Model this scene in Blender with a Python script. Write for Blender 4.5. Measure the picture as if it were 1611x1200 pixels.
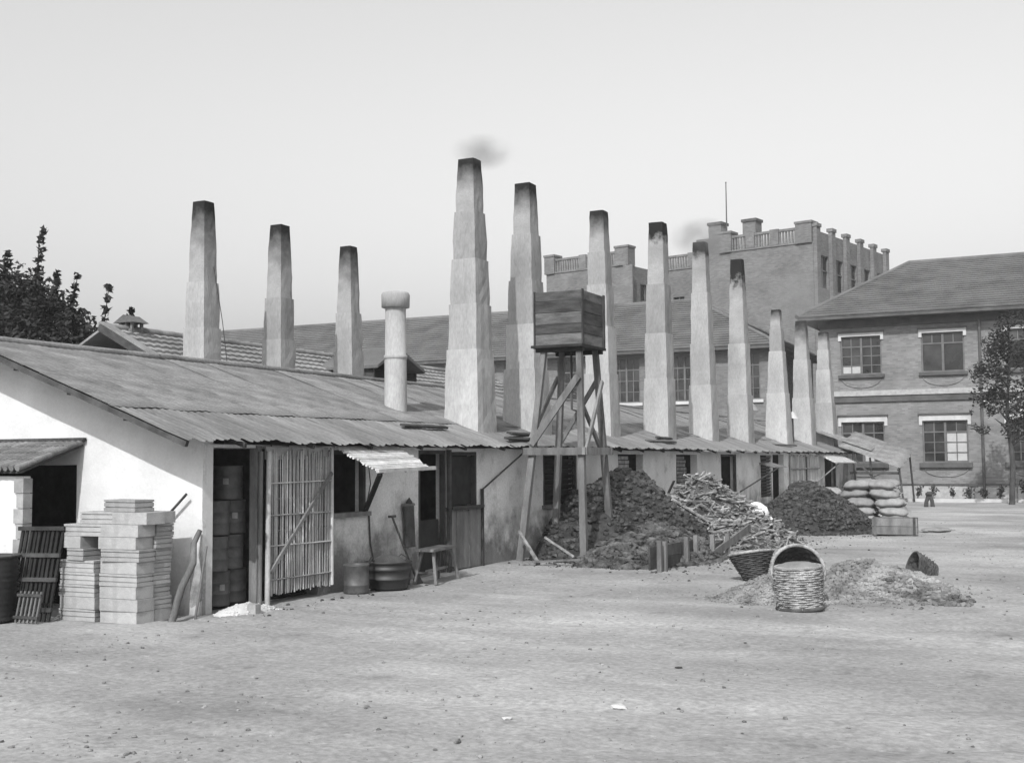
import bpy, bmesh, math, random
from mathutils import Vector, Matrix, noise
R = math.radians
rnd = random.Random(7)
for o in list(bpy.data.objects):
    bpy.data.objects.remove(o)
S = bpy.context.scene
COL = S.collection

# ------------------------------------------------------------------ camera
cd = bpy.data.cameras.new('camera')
cam = bpy.data.objects.new('camera', cd)
COL.objects.link(cam)
cd.sensor_width = 36.0
cd.lens = 42.46
cd.clip_start = 0.1
cd.clip_end = 3000
cam.matrix_world = (Matrix.Translation((0, 0, 1.75)) @ Matrix.Rotation(R(26.1), 4, 'Z')
                    @ Matrix.Rotation(R(90 + 3.8), 4, 'X') @ Matrix.Rotation(R(-0.4), 4, 'Z'))
S.camera = cam

# ------------------------------------------------------------------ sky, sun, exposure
SUN_EL, SUN_AZ = 42.0, -8.5         # the sun stands behind the camera, a little to the yard side
w = bpy.data.worlds.new('World')
S.world = w
w.use_nodes = True
nt = w.node_tree
nt.nodes.clear()
sky = nt.nodes.new('ShaderNodeTexSky')
sky.sky_type = 'NISHITA'
sky.sun_disc = False
sky.sun_elevation = R(SUN_EL)
sky.sun_rotation = R(180 + SUN_AZ)
sky.dust_density = 4.5
sky.air_density = 1.35
sep = nt.nodes.new('ShaderNodeSeparateColor')      # black and white film, mostly sensitive to blue
bg = nt.nodes.new('ShaderNodeBackground')
bg.inputs['Strength'].default_value = 0.15
wo = nt.nodes.new('ShaderNodeOutputWorld')
nt.links.new(sky.outputs[0], sep.inputs[0])
nt.links.new(sep.outputs[2], bg.inputs['Color'])
nt.links.new(bg.outputs[0], wo.inputs[0])
sl = bpy.data.lights.new('sun', 'SUN')
sl.energy = 3.1
sl.angle = R(0.6)
sun = bpy.data.objects.new('sun', sl)
COL.objects.link(sun)
ld = Vector((math.sin(R(SUN_AZ)) * math.cos(R(SUN_EL)), math.cos(R(SUN_AZ)) * math.cos(R(SUN_EL)), -math.sin(R(SUN_EL))))
sun.rotation_euler = ld.to_track_quat('-Z', 'Y').to_euler()
vs = S.view_settings
vs.view_transform = 'Standard'
vs.look = 'None'
vs.gamma = 1.0
vs.exposure = 0.38
S.render.engine = 'CYCLES'
S.cycles.filter_width = 1.5
S.render.resolution_x, S.render.resolution_y = 1024, 762

# ------------------------------------------------------------------ materials
def mat(name, base, var=0.25, scale=3.0, rough=0.9, bump=0.3, bscale=None, fine=0.15, fscale=60.0,
        objvar=0.0, stretch=(1, 1, 1), spec=0.2, stain=None, ramp=(0.35, 0.65), metal=0.0, rot=(0, 0, 0), gen=None, bdist=0.01, splash=None, tracks=False):
    m = bpy.data.materials.new(name)
    m.use_nodes = True
    t = m.node_tree
    N, L = t.nodes, t.links
    b = N['Principled BSDF']
    b.inputs['Roughness'].default_value = rough
    b.inputs['Specular IOR Level'].default_value = spec
    b.inputs['Metallic'].default_value = metal
    tc = N.new('ShaderNodeTexCoord')
    mp = N.new('ShaderNodeMapping')
    mp.inputs['Scale'].default_value = stretch
    mp.inputs['Rotation'].default_value = rot
    L.new(tc.outputs['Object'], mp.inputs[0])
    def nz(sc, det=6, ro=0.6):
        n = N.new('ShaderNodeTexNoise')
        n.inputs['Scale'].default_value = sc
        n.inputs['Detail'].default_value = det
        n.inputs['Roughness'].default_value = ro
        L.new(mp.outputs[0], n.inputs['Vector'])
        return n.outputs[0]
    def mr(v, a, b_, c, d):
        n = N.new('ShaderNodeMapRange')
        n.inputs[1].default_value, n.inputs[2].default_value = a, b_
        n.inputs[3].default_value, n.inputs[4].default_value = c, d
        L.new(v, n.inputs[0])
        return n.outputs[0]
    def mul(a, b_):
        n = N.new('ShaderNodeMath')
        n.operation = 'MULTIPLY'
        L.new(a, n.inputs[0])
        if isinstance(b_, float): n.inputs[1].default_value = b_
        else: L.new(b_, n.inputs[1])
        return n.outputs[0]
    v = mr(nz(scale), ramp[0], ramp[1], base * (1 - var), base * (1 + var))
    v = mul(v, mr(nz(fscale, 3), 0.25, 0.75, 1 - fine, 1 + fine))
    if objvar:
        oi = N.new('ShaderNodeObjectInfo')
        v = mul(v, mr(oi.outputs['Random'], 0, 1, 1 - objvar, 1 + objvar))
    if stain:      # (scale, threshold, strength): patches of grime with their own outline
        n = nz(stain[0], 8, 0.65)
        v = mul(v, mr(n, stain[1], stain[1] + 0.10, 1.0, 1 - stain[2]))
    if tracks:     # worn wheel tracks and gritty specks
        m2 = N.new('ShaderNodeMapping')
        m2.inputs['Rotation'].default_value = (0, 0, R(-20))
        m2.inputs['Scale'].default_value = (0.10, 0.9, 1)
        L.new(tc.outputs['Object'], m2.inputs[0])
        n2 = N.new('ShaderNodeTexNoise'); n2.inputs['Scale'].default_value = 1.0; n2.inputs['Detail'].default_value = 5
        L.new(m2.outputs[0], n2.inputs['Vector'])
        v = mul(v, mr(n2.outputs[0], 0.35, 0.65, 0.87, 1.13))
        v = mul(v, mr(nz(14.0, 4, 0.7), 0.62, 0.74, 1.0, 0.70))
        v = mul(v, mr(nz(7.0, 6, 0.7), 0.30, 0.42, 1.25, 1.0))
    if splash:     # mud and grime thrown up from the yard, uneven in height: (z0, z1, factor)
        sp = N.new('ShaderNodeSeparateXYZ')
        L.new(tc.outputs['Object'], sp.inputs[0])
        ad = N.new('ShaderNodeMath'); ad.operation = 'ADD'
        L.new(sp.outputs[2], ad.inputs[0])
        L.new(mr(nz(1.7, 8, 0.65), 0.3, 0.7, 0.75, -0.75), ad.inputs[1])
        v = mul(v, mr(ad.outputs[0], splash[0], splash[1], splash[2], 1.0))
    if gen:        # soot that has settled from the mouth of a flue: (z0, z1, factor at z1)
        sp = N.new('ShaderNodeSeparateXYZ')
        L.new(tc.outputs['Generated'], sp.inputs[0])
        ad = N.new('ShaderNodeMath'); ad.operation = 'ADD'
        L.new(sp.outputs[2], ad.inputs[0])
        L.new(mr(nz(4.0), 0.3, 0.7, -0.12, 0.12), ad.inputs[1])
        v = mul(v, mr(ad.outputs[0], gen[0], gen[1], 1.0, gen[2]))
    L.new(v, b.inputs['Base Color'])
    if bump:
        bp = N.new('ShaderNodeBump')
        bp.inputs['Strength'].default_value = bump
        bp.inputs['Distance'].default_value = bdist
        L.new(nz(bscale or scale * 8, 8, 0.65), bp.inputs['Height'])
        L.new(bp.outputs[0], b.inputs['Normal'])
    return m

def brick_mat(name, base, mortar, sx=0.24, sz=0.075, var=0.25, axis='xz'):
    m = bpy.data.materials.new(name)
    m.use_nodes = True
    t = m.node_tree
    N, L = t.nodes, t.links
    b = N['Principled BSDF']
    b.inputs['Roughness'].default_value = 0.95
    b.inputs['Specular IOR Level'].default_value = 0.1
    tc = N.new('ShaderNodeTexCoord')
    sp = N.new('ShaderNodeSeparateXYZ')
    L.new(tc.outputs['Object'], sp.inputs[0])
    ad = N.new('ShaderNodeMath'); ad.operation = 'ADD'
    L.new(sp.outputs[0], ad.inputs[0]); L.new(sp.outputs[1], ad.inputs[1])
    cb = N.new('ShaderNodeCombineXYZ')
    L.new(ad.outputs[0], cb.inputs[0]); L.new(sp.outputs[2], cb.inputs[1])
    br = N.new('ShaderNodeTexBrick')
    br.inputs['Scale'].default_value = 1.0
    br.inputs['Brick Width'].default_value = sx
    br.inputs['Row Height'].default_value = sz
    br.inputs['Mortar Size'].default_value = 0.008
    br.inputs['Color1'].default_value = (base * (1 - var),) * 3 + (1,)
    br.inputs['Color2'].default_value = (base * (1 + var),) * 3 + (1,)
    br.inputs['Mortar'].default_value = (mortar,) * 3 + (1,)
    L.new(cb.outputs[0], br.inputs['Vector'])
    n = N.new('ShaderNodeTexNoise'); n.inputs['Scale'].default_value = 0.6; n.inputs['Detail'].default_value = 8
    n.inputs['Roughness'].default_value = 0.65
    L.new(tc.outputs['Object'], n.inputs['Vector'])
    mr = N.new('ShaderNodeMapRange')
    mr.inputs[1].default_value, mr.inputs[2].default_value = 0.3, 0.7
    mr.inputs[3].default_value, mr.inputs[4].default_value = 0.78, 1.22
    L.new(n.outputs[0], mr.inputs[0])
    mx = N.new('ShaderNodeMix'); mx.data_type = 'RGBA'; mx.blend_type = 'MULTIPLY'
    mx.inputs[0].default_value = 1.0
    L.new(br.outputs[0], mx.inputs[6]); L.new(mr.outputs[0], mx.inputs[7])
    L.new(mx.outputs[2], b.inputs['Base Color'])
    bp = N.new('ShaderNodeBump'); bp.inputs['Strength'].default_value = 0.4; bp.inputs['Distance'].default_value = 0.01
    L.new(br.outputs['Fac'], bp.inputs['Height']); bp.invert = True
    L.new(bp.outputs[0], b.inputs['Normal'])
    return m

M = {}
M['ground'] = mat('packed_dirt', 0.25, 0.22, 0.30, 0.95, 0.6, 6.0, 0.26, 18.0, ramp=(0.36, 0.64), bdist=0.04, spec=0.1, stain=(2.3, 0.57, 0.22), tracks=True)
M['pebble'] = mat('pebble_stone', 0.17, 0.6, 9.0, 0.9, 0.2, spec=0.1)
M['whitewash'] = mat('whitewash', 0.56, 0.09, 1.5, 0.9, 0.5, 10.0, 0.06, 30.0, stain=(1.6, 0.62, 0.16), splash=(-0.1, 0.75, 0.5))
M['plaster'] = mat('dirty_plaster', 0.56, 0.16, 0.9, 0.92, 0.5, 10.0, 0.16, 30.0, stain=(1.5, 0.56, 0.34), splash=(0.15, 1.15, 0.30))
M['chimney'] = mat('chimney_render', 0.31, 0.15, 1.3, 0.92, 0.5, 12.0, 0.16, 25.0, objvar=0.14, stretch=(1.3, 1.3, 0.4), stain=(1.9, 0.56, 0.20))
M['chimney_mid'] = mat('smoked_chimney_render', 0.25, 0.16, 1.3, 0.92, 0.5, 12.0, 0.16, 25.0, objvar=0.18, stretch=(1.3, 1.3, 0.4), stain=(1.9, 0.55, 0.24))
M['soot_cap'] = mat('black_mouth_render', 0.26, 0.2, 1.3, 0.92, 0.5, 12.0, 0.12, 30.0, gen=(0.66, 0.80, 0.05))
M['soot'] = mat('sooty_chimney_render', 0.25, 0.2, 1.3, 0.92, 0.5, 12.0, 0.10, 30.0, gen=(0.35, 0.92, 0.07))
M['roof'] = mat('weathered_sheet_roof', 0.165, 0.30, 1.6, 0.9, 0.5, 18.0, 0.30, 30.0, objvar=0.12, stretch=(1.7, 0.7, 1), stain=(2.6, 0.57, 0.30), spec=0.12)
M['roof_low'] = mat('eave_sheet_roof', 0.168, 0.32, 1.5, 0.9, 0.4, 18.0, 0.24, 34.0, objvar=0.22, stretch=(0.5, 2.0, 1), stain=(2.6, 0.58, 0.35), spec=0.12)
M['iron'] = mat('dark_iron', 0.022, 0.4, 4.0, 0.55, 0.2, spec=0.5, objvar=0.2)
M['drum'] = mat('dark_drum_paint', 0.05, 0.4, 5.0, 0.5, 0.15, spec=0.4, objvar=0.3, stain=(3.0, 0.6, 0.4))
M['wood'] = mat('weathered_wood', 0.125, 0.3, 6.0, 0.9, 0.5, 60.0, 0.2, 80.0, objvar=0.3, stretch=(1, 1, 0.2))
M['darkwood'] = mat('dark_wood', 0.05, 0.35, 5.0, 0.9, 0.5, 50.0, 0.2, 80.0, objvar=0.3)
M['blackwood'] = mat('tarred_wood', 0.018, 0.35, 5.0, 0.85, 0.4, 50.0, 0.2, 80.0, objvar=0.3)
M['tank'] = mat('tank_planks', 0.085, 0.4, 4.0, 0.9, 0.5, 40.0, 0.25, 60.0, objvar=0.45, stretch=(0.6, 0.6, 3), stain=(5.0, 0.62, 0.4))
M['bamboo'] = mat('split_bamboo', 0.33, 0.25, 4.0, 0.7, 0.2, 40.0, 0.15, 60.0, objvar=0.30, stretch=(1, 1, 0.5))
M['bamboo_gap_dark'] = mat('gap_shade_bamboo', 0.06, 0.3, 4.0, 0.8, 0.2, 40.0, 0.15, 60.0, objvar=0.35)
M['awning'] = mat('pale_bamboo', 0.48, 0.2, 6.0, 0.75, 0.2, 40.0, 0.15, 60.0, objvar=0.25)
M['block'] = mat('pale_block', 0.27, 0.15, 6.0, 0.95, 0.5, 30.0, 0.12, 70.0, objvar=0.16)
M['coal'] = mat('coal', 0.024, 0.5, 8.0, 0.7, 0.5, 30.0, 0.2, 60.0, spec=0.35)
M['coal_lump'] = mat('coal_lump', 0.030, 0.75, 5.0, 0.6, 0.4, 30.0, 0.2, 60.0, spec=0.4)
M['rubble'] = mat('rubble', 0.065, 0.85, 4.0, 0.9, 0.4, 30.0, 0.3, 60.0, spec=0.15)
M['cinder'] = mat('cinder', 0.06, 0.65, 2.0, 0.9, 0.5, 30.0, 0.3, 60.0, spec=0.2)
M['ash'] = mat('pale_ash', 0.19, 0.5, 2.0, 0.95, 0.6, 30.0, 0.25, 60.0, spec=0.1)
M['ash_dark'] = mat('grey_cinder', 0.12, 0.7, 4.0, 0.95, 0.5, 30.0, 0.25, 60.0, spec=0.1)
M['stick'] = mat('scrap_wood', 0.19, 0.6, 6.0, 0.9, 0.4, 40.0, 0.2, 70.0, objvar=0.45)
M['sack'] = mat('sackcloth', 0.21, 0.2, 5.0, 0.95, 0.5, 90.0, 0.18, 120.0, objvar=0.15)
M['cloth'] = mat('white_cloth', 0.78, 0.08, 5.0, 0.9, 0.2)
M['wicker'] = mat('wicker', 0.25, 0.4, 9.0, 0.9, 0.6, 70.0, 0.4, 60.0, stretch=(1, 1, 0.5))
M['wicker_dark'] = mat('dark_wicker', 0.06, 0.35, 6.0, 0.85, 0.3, 60.0, 0.2, 90.0)
M['brick'] = brick_mat('grey_brick', 0.165, 0.18, var=0.2)
M['farbrick'] = brick_mat('far_brick', 0.14, 0.16, var=0.2)
M['shedbrick'] = mat('old_brick', 0.20, 0.35, 5.0, 0.95, 0.4, 30.0, 0.2, 60.0, objvar=0.3)
M['stone'] = mat('pale_stone', 0.42, 0.12, 2.0, 0.9, 0.2, stain=(1.5, 0.62, 0.2))
M['trim'] = mat('dark_trim', 0.075, 0.25, 2.0, 0.9, 0.2)
M['tile'] = mat('roof_tile', 0.105, 0.25, 0.8, 0.9, 0.3, 12.0, 0.2, 25.0, stain=(0.8, 0.6, 0.2))
M['pantile'] = mat('pale_pantile', 0.19, 0.3, 1.2, 0.9, 0.3, 12.0, 0.2, 25.0, objvar=0.12)
M['frame'] = mat('window_paint', 0.11, 0.2, 3.0, 0.7, 0.1)
M['blind'] = mat('pale_blind', 0.36, 0.08, 3.0, 0.9, 0.1)
M['bark'] = mat('bark', 0.05, 0.3, 5.0, 0.95, 0.6)
M['leaf_dark'] = mat('dark_leaf', 0.022, 0.45, 1.5, 0.7, 0.0, spec=0.2)
M['leaf'] = mat('leaf', 0.05, 0.4, 2.0, 0.7, 0.0, spec=0.2)
M['interior_dark'] = mat('painted_interior_shade', 0.008, 0.2, 3.0, 1.0, 0.0)  # near black standing in for the shade of unlit interiors
g = mat('window_glass', 0.03, 0.5, 1.2, 0.12, 0.0, spec=0.6, objvar=0.5)
M['glass'] = g

# ------------------------------------------------------------------ mesh helpers
class MB:
    def __init__(s):
        s.v, s.f, s.sm, s.inner = [], [], [], None
    def add(s, verts, faces, smooth=False):
        b = len(s.v)
        s.v += [tuple(p) for p in verts]
        s.f += [tuple(i + b for i in f) for f in faces]
        s.sm += [smooth] * len(faces)
        return s
    def hexa(s, p):       # 8 corners: bottom ring then top ring, counter-clockwise
        return s.add(p, [(3, 2, 1, 0), (4, 5, 6, 7), (0, 1, 5, 4), (1, 2, 6, 5), (2, 3, 7, 6), (3, 0, 4, 7)])
    def box(s, x0, x1, y0, y1, z0, z1):
        return s.hexa([(x0, y0, z0), (x1, y0, z0), (x1, y1, z0), (x0, y1, z0),
                       (x0, y0, z1), (x1, y0, z1), (x1, y1, z1), (x0, y1, z1)])
    def taper(s, x, y, z0, z1, a0, b0, a1, b1):
        return s.hexa([(x - a0, y - b0, z0), (x + a0, y - b0, z0), (x + a0, y + b0, z0), (x - a0, y + b0, z0),
                       (x - a1, y - b1, z1), (x + a1, y - b1, z1), (x + a1, y + b1, z1), (x - a1, y + b1, z1)])
    def beam(s, p, q, w, h, up=(0, 0, 1), w1=None, h1=None):
        p, q = Vector(p), Vector(q)
        d = (q - p).normalized()
        up = Vector(up)
        if abs(d.dot(up)) > 0.95: up = Vector((1, 0, 0))
        a = d.cross(up).normalized()
        b = a.cross(d).normalized()
        w1, h1 = w1 or w, h1 or h
        r = []
        for c, ww, hh in ((p, w, h), (q, w1, h1)):
            r += [c - a * ww / 2 - b * hh / 2, c + a * ww / 2 - b * hh / 2, c + a * ww / 2 + b * hh / 2, c - a * ww / 2 + b * hh / 2]
        return s.add(r, [(0, 1, 2, 3), (7, 6, 5, 4), (1, 0, 4, 5), (2, 1, 5, 6), (3, 2, 6, 7), (0, 3, 7, 4)])
    def tube(s, pts, rad, n=8, cap=True):
        pts = [Vector(p) for p in pts]
        if not isinstance(rad, (list, tuple)): rad = [rad] * len(pts)
        rings = []
        a = None
        for i, p in enumerate(pts):
            d = (pts[min(i + 1, len(pts) - 1)] - pts[max(i - 1, 0)]).normalized()
            if a is None:
                a = d.orthogonal().normalized()
            a = (a - d * a.dot(d)).normalized()
            b = d.cross(a)
            rings.append([p + (a * math.cos(2 * math.pi * k / n) + b * math.sin(2 * math.pi * k / n)) * rad[i] for k in range(n)])
        vs_ = [v for r in rings for v in r]
        fs = []
        for i in range(len(pts) - 1):
            for k in range(n):
                k2 = (k + 1) % n
                fs.append((i * n + k, i * n + k2, (i + 1) * n + k2, (i + 1) * n + k))
        s.add(vs_, fs, True)
        if cap:
            s.add(rings[0], [tuple(reversed(range(n)))])
            s.add(rings[-1], [tuple(range(n))])
        return s
    def lathe(s, prof, n=20, c=(0, 0, 0), smooth=True, wob=0.0):
        vs_, fs = [], []
        for (r, z) in prof:
            for k in range(n):
                a = 2 * math.pi * k / n
                rr = r * (1 + wob * noise.noise((math.cos(a) * 2 + c[0], math.sin(a) * 2 + c[1], z * 3)))
                vs_.append((c[0] + rr * math.cos(a), c[1] + rr * math.sin(a), c[2] + z))
        for i in range(len(prof) - 1):
            for k in range(n):
                k2 = (k + 1) % n
                fs.append((i * n + k, i * n + k2, (i + 1) * n + k2, (i + 1) * n + k))
        return s.add(vs_, fs, smooth)
    def xf(s, m):
        s.v = [tuple(m @ Vector(p)) for p in s.v]
        return s
    def mesh(s, name):
        me = bpy.data.meshes.new(name)
        me.from_pydata(s.v, [], s.f)
        me.polygons.foreach_set('use_smooth', s.sm)
        me.update()
        return me
    def build(s, name, m, parent=None):
        me = s.mesh(name)
        me.materials.append(M[m] if isinstance(m, str) else m)
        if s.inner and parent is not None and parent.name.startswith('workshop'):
            me.materials.append(M['interior_dark'])      # inside faces coloured near black to deepen the shade of the bays
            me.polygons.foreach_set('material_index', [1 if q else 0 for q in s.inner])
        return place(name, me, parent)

def place(name, me, parent=None, loc=None, rot=None):
    o = bpy.data.objects.new(name, me)
    COL.objects.link(o)
    if parent: o.parent = parent
    if loc: o.location = loc
    if rot: o.rotation_euler = rot
    return o

def tag(o, label, cat, group=None):
    o['label'] = label
    o['category'] = cat
    if group: o['group'] = group
    return o

def thing(name, label, cat, loc=(0, 0, 0), rz=0.0, group=None):
    o = place(name, None, None, loc, (0, 0, rz))
    o.empty_display_size = 0.2
    return tag(o, label, cat, group)

def kind(o, k):
    o['kind'] = k
    return o

def copy_tree(o, parent=None):
    c = o.copy()
    COL.objects.link(c)
    if parent: c.parent = parent
    for ch in [x for x in bpy.data.objects if x.parent == o]:
        copy_tree(ch, c)
    return c

def lump_verts(r, rd, sq=(1, 1, 0.7)):
    t = (1 + 5 ** 0.5) / 2
    base = [(-1, t, 0), (1, t, 0), (-1, -t, 0), (1, -t, 0), (0, -1, t), (0, 1, t), (0, -1, -t), (0, 1, -t), (t, 0, -1), (t, 0, 1), (-t, 0, -1), (-t, 0, 1)]
    m = Matrix.Rotation(rd.uniform(0, 6.28), 3, 'Z') @ Matrix.Rotation(rd.uniform(0, 6.28), 3, 'X')
    return [Vector([c * q for c, q in zip(m @ (Vector(p).normalized() * r * rd.uniform(0.7, 1.2)), sq)]) for p in base]
ICO = [(0, 11, 5), (0, 5, 1), (0, 1, 7), (0, 7, 10), (0, 10, 11), (1, 5, 9), (5, 11, 4), (11, 10, 2), (10, 7, 6), (7, 1, 8),
       (3, 9, 4), (3, 4, 2), (3, 2, 6), (3, 6, 8), (3, 8, 9), (4, 9, 5), (2, 4, 11), (6, 2, 10), (8, 6, 7), (9, 8, 1)]

def wall(origin, u, length, zb, ztop, n, thick, holes, step=None, amp=0.0, apex=None, seed=0.0):
    """Wall along u from origin with real openings and reveals. n = outward normal. apex(s) = height of the wall top above ztop."""
    u, n = Vector(u), Vector(n)
    o = Vector(origin)
    sl_ = {0.0, length}
    zl_ = {zb, ztop}
    for h in holes:
        sl_ |= {h[0], h[1]}
        zl_ |= {h[2], h[3]}
    def refine(vals):
        vals = sorted(v for v in vals)
        out = [vals[0]]
        for a, b in zip(vals, vals[1:]):
            k = max(1, round((b - a) / step)) if step else 1
            out += [a + (b - a) * i / k for i in range(1, k + 1)]
        return out
    sl_, zl_ = refine(sl_), refine(zl_)
    ex = 0
    if apex: ex = 6
    ns, nz_ = len(sl_), len(zl_) + ex
    def zz(i, j):
        if j < len(zl_): return zl_[j]
        return ztop + apex(sl_[i]) * (j - len(zl_) + 1) / ex
    vs_ = []
    for side in (0, 1):
        for i in range(ns):
            for j in range(nz_):
                p = o + u * sl_[i] + Vector((0, 0, zz(i, j)))
                if side == 1: p = p - n * thick
                elif amp:
                    q = p * 1.1 + Vector((seed, 0, 0))
                    p = p + n * amp * (noise.noise(q) + 0.5 * noise.noise(q * 3.1))
                    p = p + Vector((0, 0, amp * 0.6 * noise.noise(q * 2.3 + Vector((5, 9, 1)))))
                vs_.append(p)
    def keep(i, j):
        if i < 0 or j < 0 or i >= ns - 1 or j >= nz_ - 1: return False
        if j >= len(zl_) - 1: return True
        cs, cz = (sl_[i] + sl_[i + 1]) / 2, (zl_[j] + zl_[j + 1]) / 2
        return not any(h[0] < cs < h[1] and h[2] < cz < h[3] for h in holes)
    I = lambda sd, i, j: sd * ns * nz_ + i * nz_ + j
    fs = []
    flip = u.cross(Vector((0, 0, 1))).dot(n) < 0
    for i in range(ns - 1):
        for j in range(nz_ - 1):
            if not keep(i, j): continue
            f = [(I(0, i, j), I(0, i + 1, j), I(0, i + 1, j + 1), I(0, i, j + 1)),
                 (I(1, i, j + 1), I(1, i + 1, j + 1), I(1, i + 1, j), I(1, i, j))]
            if not keep(i - 1, j): f.append((I(0, i, j + 1), I(1, i, j + 1), I(1, i, j), I(0, i, j)))
            if not keep(i + 1, j): f.append((I(0, i + 1, j), I(1, i + 1, j), I(1, i + 1, j + 1), I(0, i + 1, j + 1)))
            if not keep(i, j - 1): f.append((I(0, i, j), I(1, i, j), I(1, i + 1, j), I(0, i + 1, j)))
            if not keep(i, j + 1): f.append((I(0, i + 1, j + 1), I(1, i + 1, j + 1), I(1, i, j + 1), I(0, i, j + 1)))
            fs += [tuple(reversed(q)) if flip else q for q in f]
    mb = MB()
    mb.add(vs_, fs)
    half = ns * nz_
    mb.inner = [all(i >= half for i in f) for f in fs]
    return mb

# ------------------------------------------------------------------ ground
def ground_z(x, y):
    p = Vector((x, y, 0))
    rut = 0.0
    c = y - (13.0 + 0.30 * x + 0.7 * math.sin(x * 0.45))
    for k in (0.0, 1.35, -3.2, -4.5):
        rut -= 0.022 * math.exp(-((c - k) / 0.16) ** 2)
    return rut + 0.035 * noise.noise(p * 0.35) + 0.016 * noise.noise(p * 1.7) + 0.008 * noise.noise(p * 5.0) - 0.012

def build_ground():
    def axis(lo, hi, st, far):
        a = []
        d, v = st, lo
        while v > -far:
            d *= 1.45; v -= d; a.append(v)
        a = a[::-1]
        k = int((hi - lo) / st)
        a += [lo + (hi - lo) * i / k for i in range(k + 1)]
        d, v = st, hi
        while v < far:
            d *= 1.45; v += d; a.append(v)
        return a
    xs = axis(-13.0, 4.0, 0.11, 300)
    ys = axis(4.0, 36.0, 0.11, 300)
    vs_ = []
    for x in xs:
        for y in ys:
            far = max(0.0, (abs(x) - 60) / 200, (abs(y) - 80) / 200)
            vs_.append((x, y, ground_z(x, y) if far <= 0 else -0.012))
    ny = len(ys)
    fs = [(i * ny + j, (i + 1) * ny + j, (i + 1) * ny + j + 1, i * ny + j + 1) for i in range(len(xs) - 1) for j in range(ny - 1)]
    mb = MB(); mb.add(vs_, fs, True)
    kind(mb.build('ground', 'ground'), 'structure')
build_ground()

def scatter_gravel():
    rd = random.Random(3)
    mb = MB()
    for i in range(9000):
        y = 5.5 + 30 * rd.random() ** 1.6
        x = rd.uniform(-9.0, 5.0) if y > 10 else rd.uniform(-9.5, 3.5)
        if noise.noise((x * 0.5, y * 0.5, 3)) < rd.uniform(-0.5, 0.5): continue
        r = 0.004 + 0.018 * rd.random() ** 3.0
        if rd.random() < 0.008: r = rd.uniform(0.02, 0.035)
        z = ground_z(x, y)
        mb.add([v + Vector((x, y, z + r * 0.15)) for v in lump_verts(r, rd)], ICO)
    kind(mb.build('gravel', 'pebble'), 'stuff')
scatter_gravel()

# ------------------------------------------------------------------ the long workshop shed
XF, Y0, Y1 = -9.5, 11.15, 52.5            # front wall plane, near gable, far end
XR, ZR = -12.9, 3.36                      # ridge
XB = 2 * XR - XF                          # rear wall
XE, ZE = -9.22, 2.02                      # eave edge
YR0, YR1 = 10.53, 52.9                    # roof ends
SL = (ZR - ZE) / (XE - XR)
shed = thing('workshop_shed', 'long low whitewashed shed with sheet roof carrying rows of tall chimneys', 'shed', (XF, Y0, 0))
def L(x, y, z): return (x - XF, y - Y0, z)
front_holes = [(0.06, 2.30, 0, 1.94), (2.42, 3.47, 1.05, 1.93), (4.94, 5.80, 0, 1.94), (5.86, 6.86, 1.02, 1.92),
               (9.55, 11.15, 0.92, 1.92), (13.45, 15.05, 0.75, 1.90), (17.4, 19.1, 0.75, 1.90), (21.25, 22.8, 0, 1.92),
               (25.5, 26.9, 0.6, 1.90), (27.0, 28.5, 0, 1.92), (34.9, 37.0, 0.7, 1.85), (38.6, 39.6, 0, 1.9)]
fw = wall((0, 0, 0), (0, 1, 0), Y1 - Y0, -0.05, 1.98, (1, 0, 0), 0.18, front_holes, 0.22, 0.014, None, 2.0)
fw.build('front_wall', 'plaster', shed)
W = XF - XB
def gtop(s):
    x = XF - 0.002 - s
    return max(0.02, (ZR - abs(x - XR) * SL) - 1.98 - 0.07)
gw = wall((-0.002, -0.003, 0), (-1, 0, 0), W - 0.004, -0.05, 1.98, (0, -1, 0), 0.18, [(2.0, 3.6, 0, 1.75)], 0.22, 0.012, gtop, 7.0)
gw.build('gable_wall', 'whitewash', shed)
wall((0, Y1 - Y0 - 0.18, 0), (-1, 0, 0), W, -0.05, 1.98, (0, 1, 0), 0.18, [], None, 0, gtop).xf(Matrix.Translation((0, 0.182, 0))).build('end_wall', 'plaster', shed)
wall((-W, 0.2, 0), (0, 1, 0), Y1 - Y0 - 0.4, -0.05, 1.98, (-1, 0, 0), 0.18, []).build('rear_wall', 'plaster', shed)
MB().box(-W + 0.2, -0.2, 0.2, Y1 - Y0 - 0.2, -0.06, 0.03).build('floor', 'interior_dark', shed)  # floor coloured near black, shade of the bays painted in
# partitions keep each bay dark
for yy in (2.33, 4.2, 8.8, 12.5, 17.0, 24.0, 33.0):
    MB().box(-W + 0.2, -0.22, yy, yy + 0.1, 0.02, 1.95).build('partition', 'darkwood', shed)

def sheet(wd, ln, period=0.13, amp=0.011, rd=rnd, ragged=0.0):
    nw = int(round(wd / period)) * 6
    rows = 4
    vs_, fs = [], []
    for i in range(nw + 1):
        s = wd * i / nw
        rag = ragged * (noise.noise((s * 7, rd.random() * 0.3, ln)) + 0.6 * (noise.noise((s * 23, ln, 1))))
        for j in range(rows + 1):
            t = ln * j / rows
            if j == 0: t = t + rag
            z = amp * math.sin(2 * math.pi * s / period) + 0.016 * noise.noise((s * 2.3, t * 1.4, rd.random() * 0.01 + wd + ln))
            vs_.append((-t, s, z))
    for i in range(nw):
        for j in range(rows):
            a = i * (rows + 1) + j
            fs.append((a + 1, a, a + rows + 1, a + rows + 2))
    mb = MB(); mb.add(vs_, fs, True)
    return mb.mesh('roof_sheet')
ang = math.atan(SL)
SLEN = math.hypot(XR - XE, ZR - ZE)
low = [sheet(0.96, 1.25, amp=0.007, ragged=0.10, rd=random.Random(i)) for i in range(4)]
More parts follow.
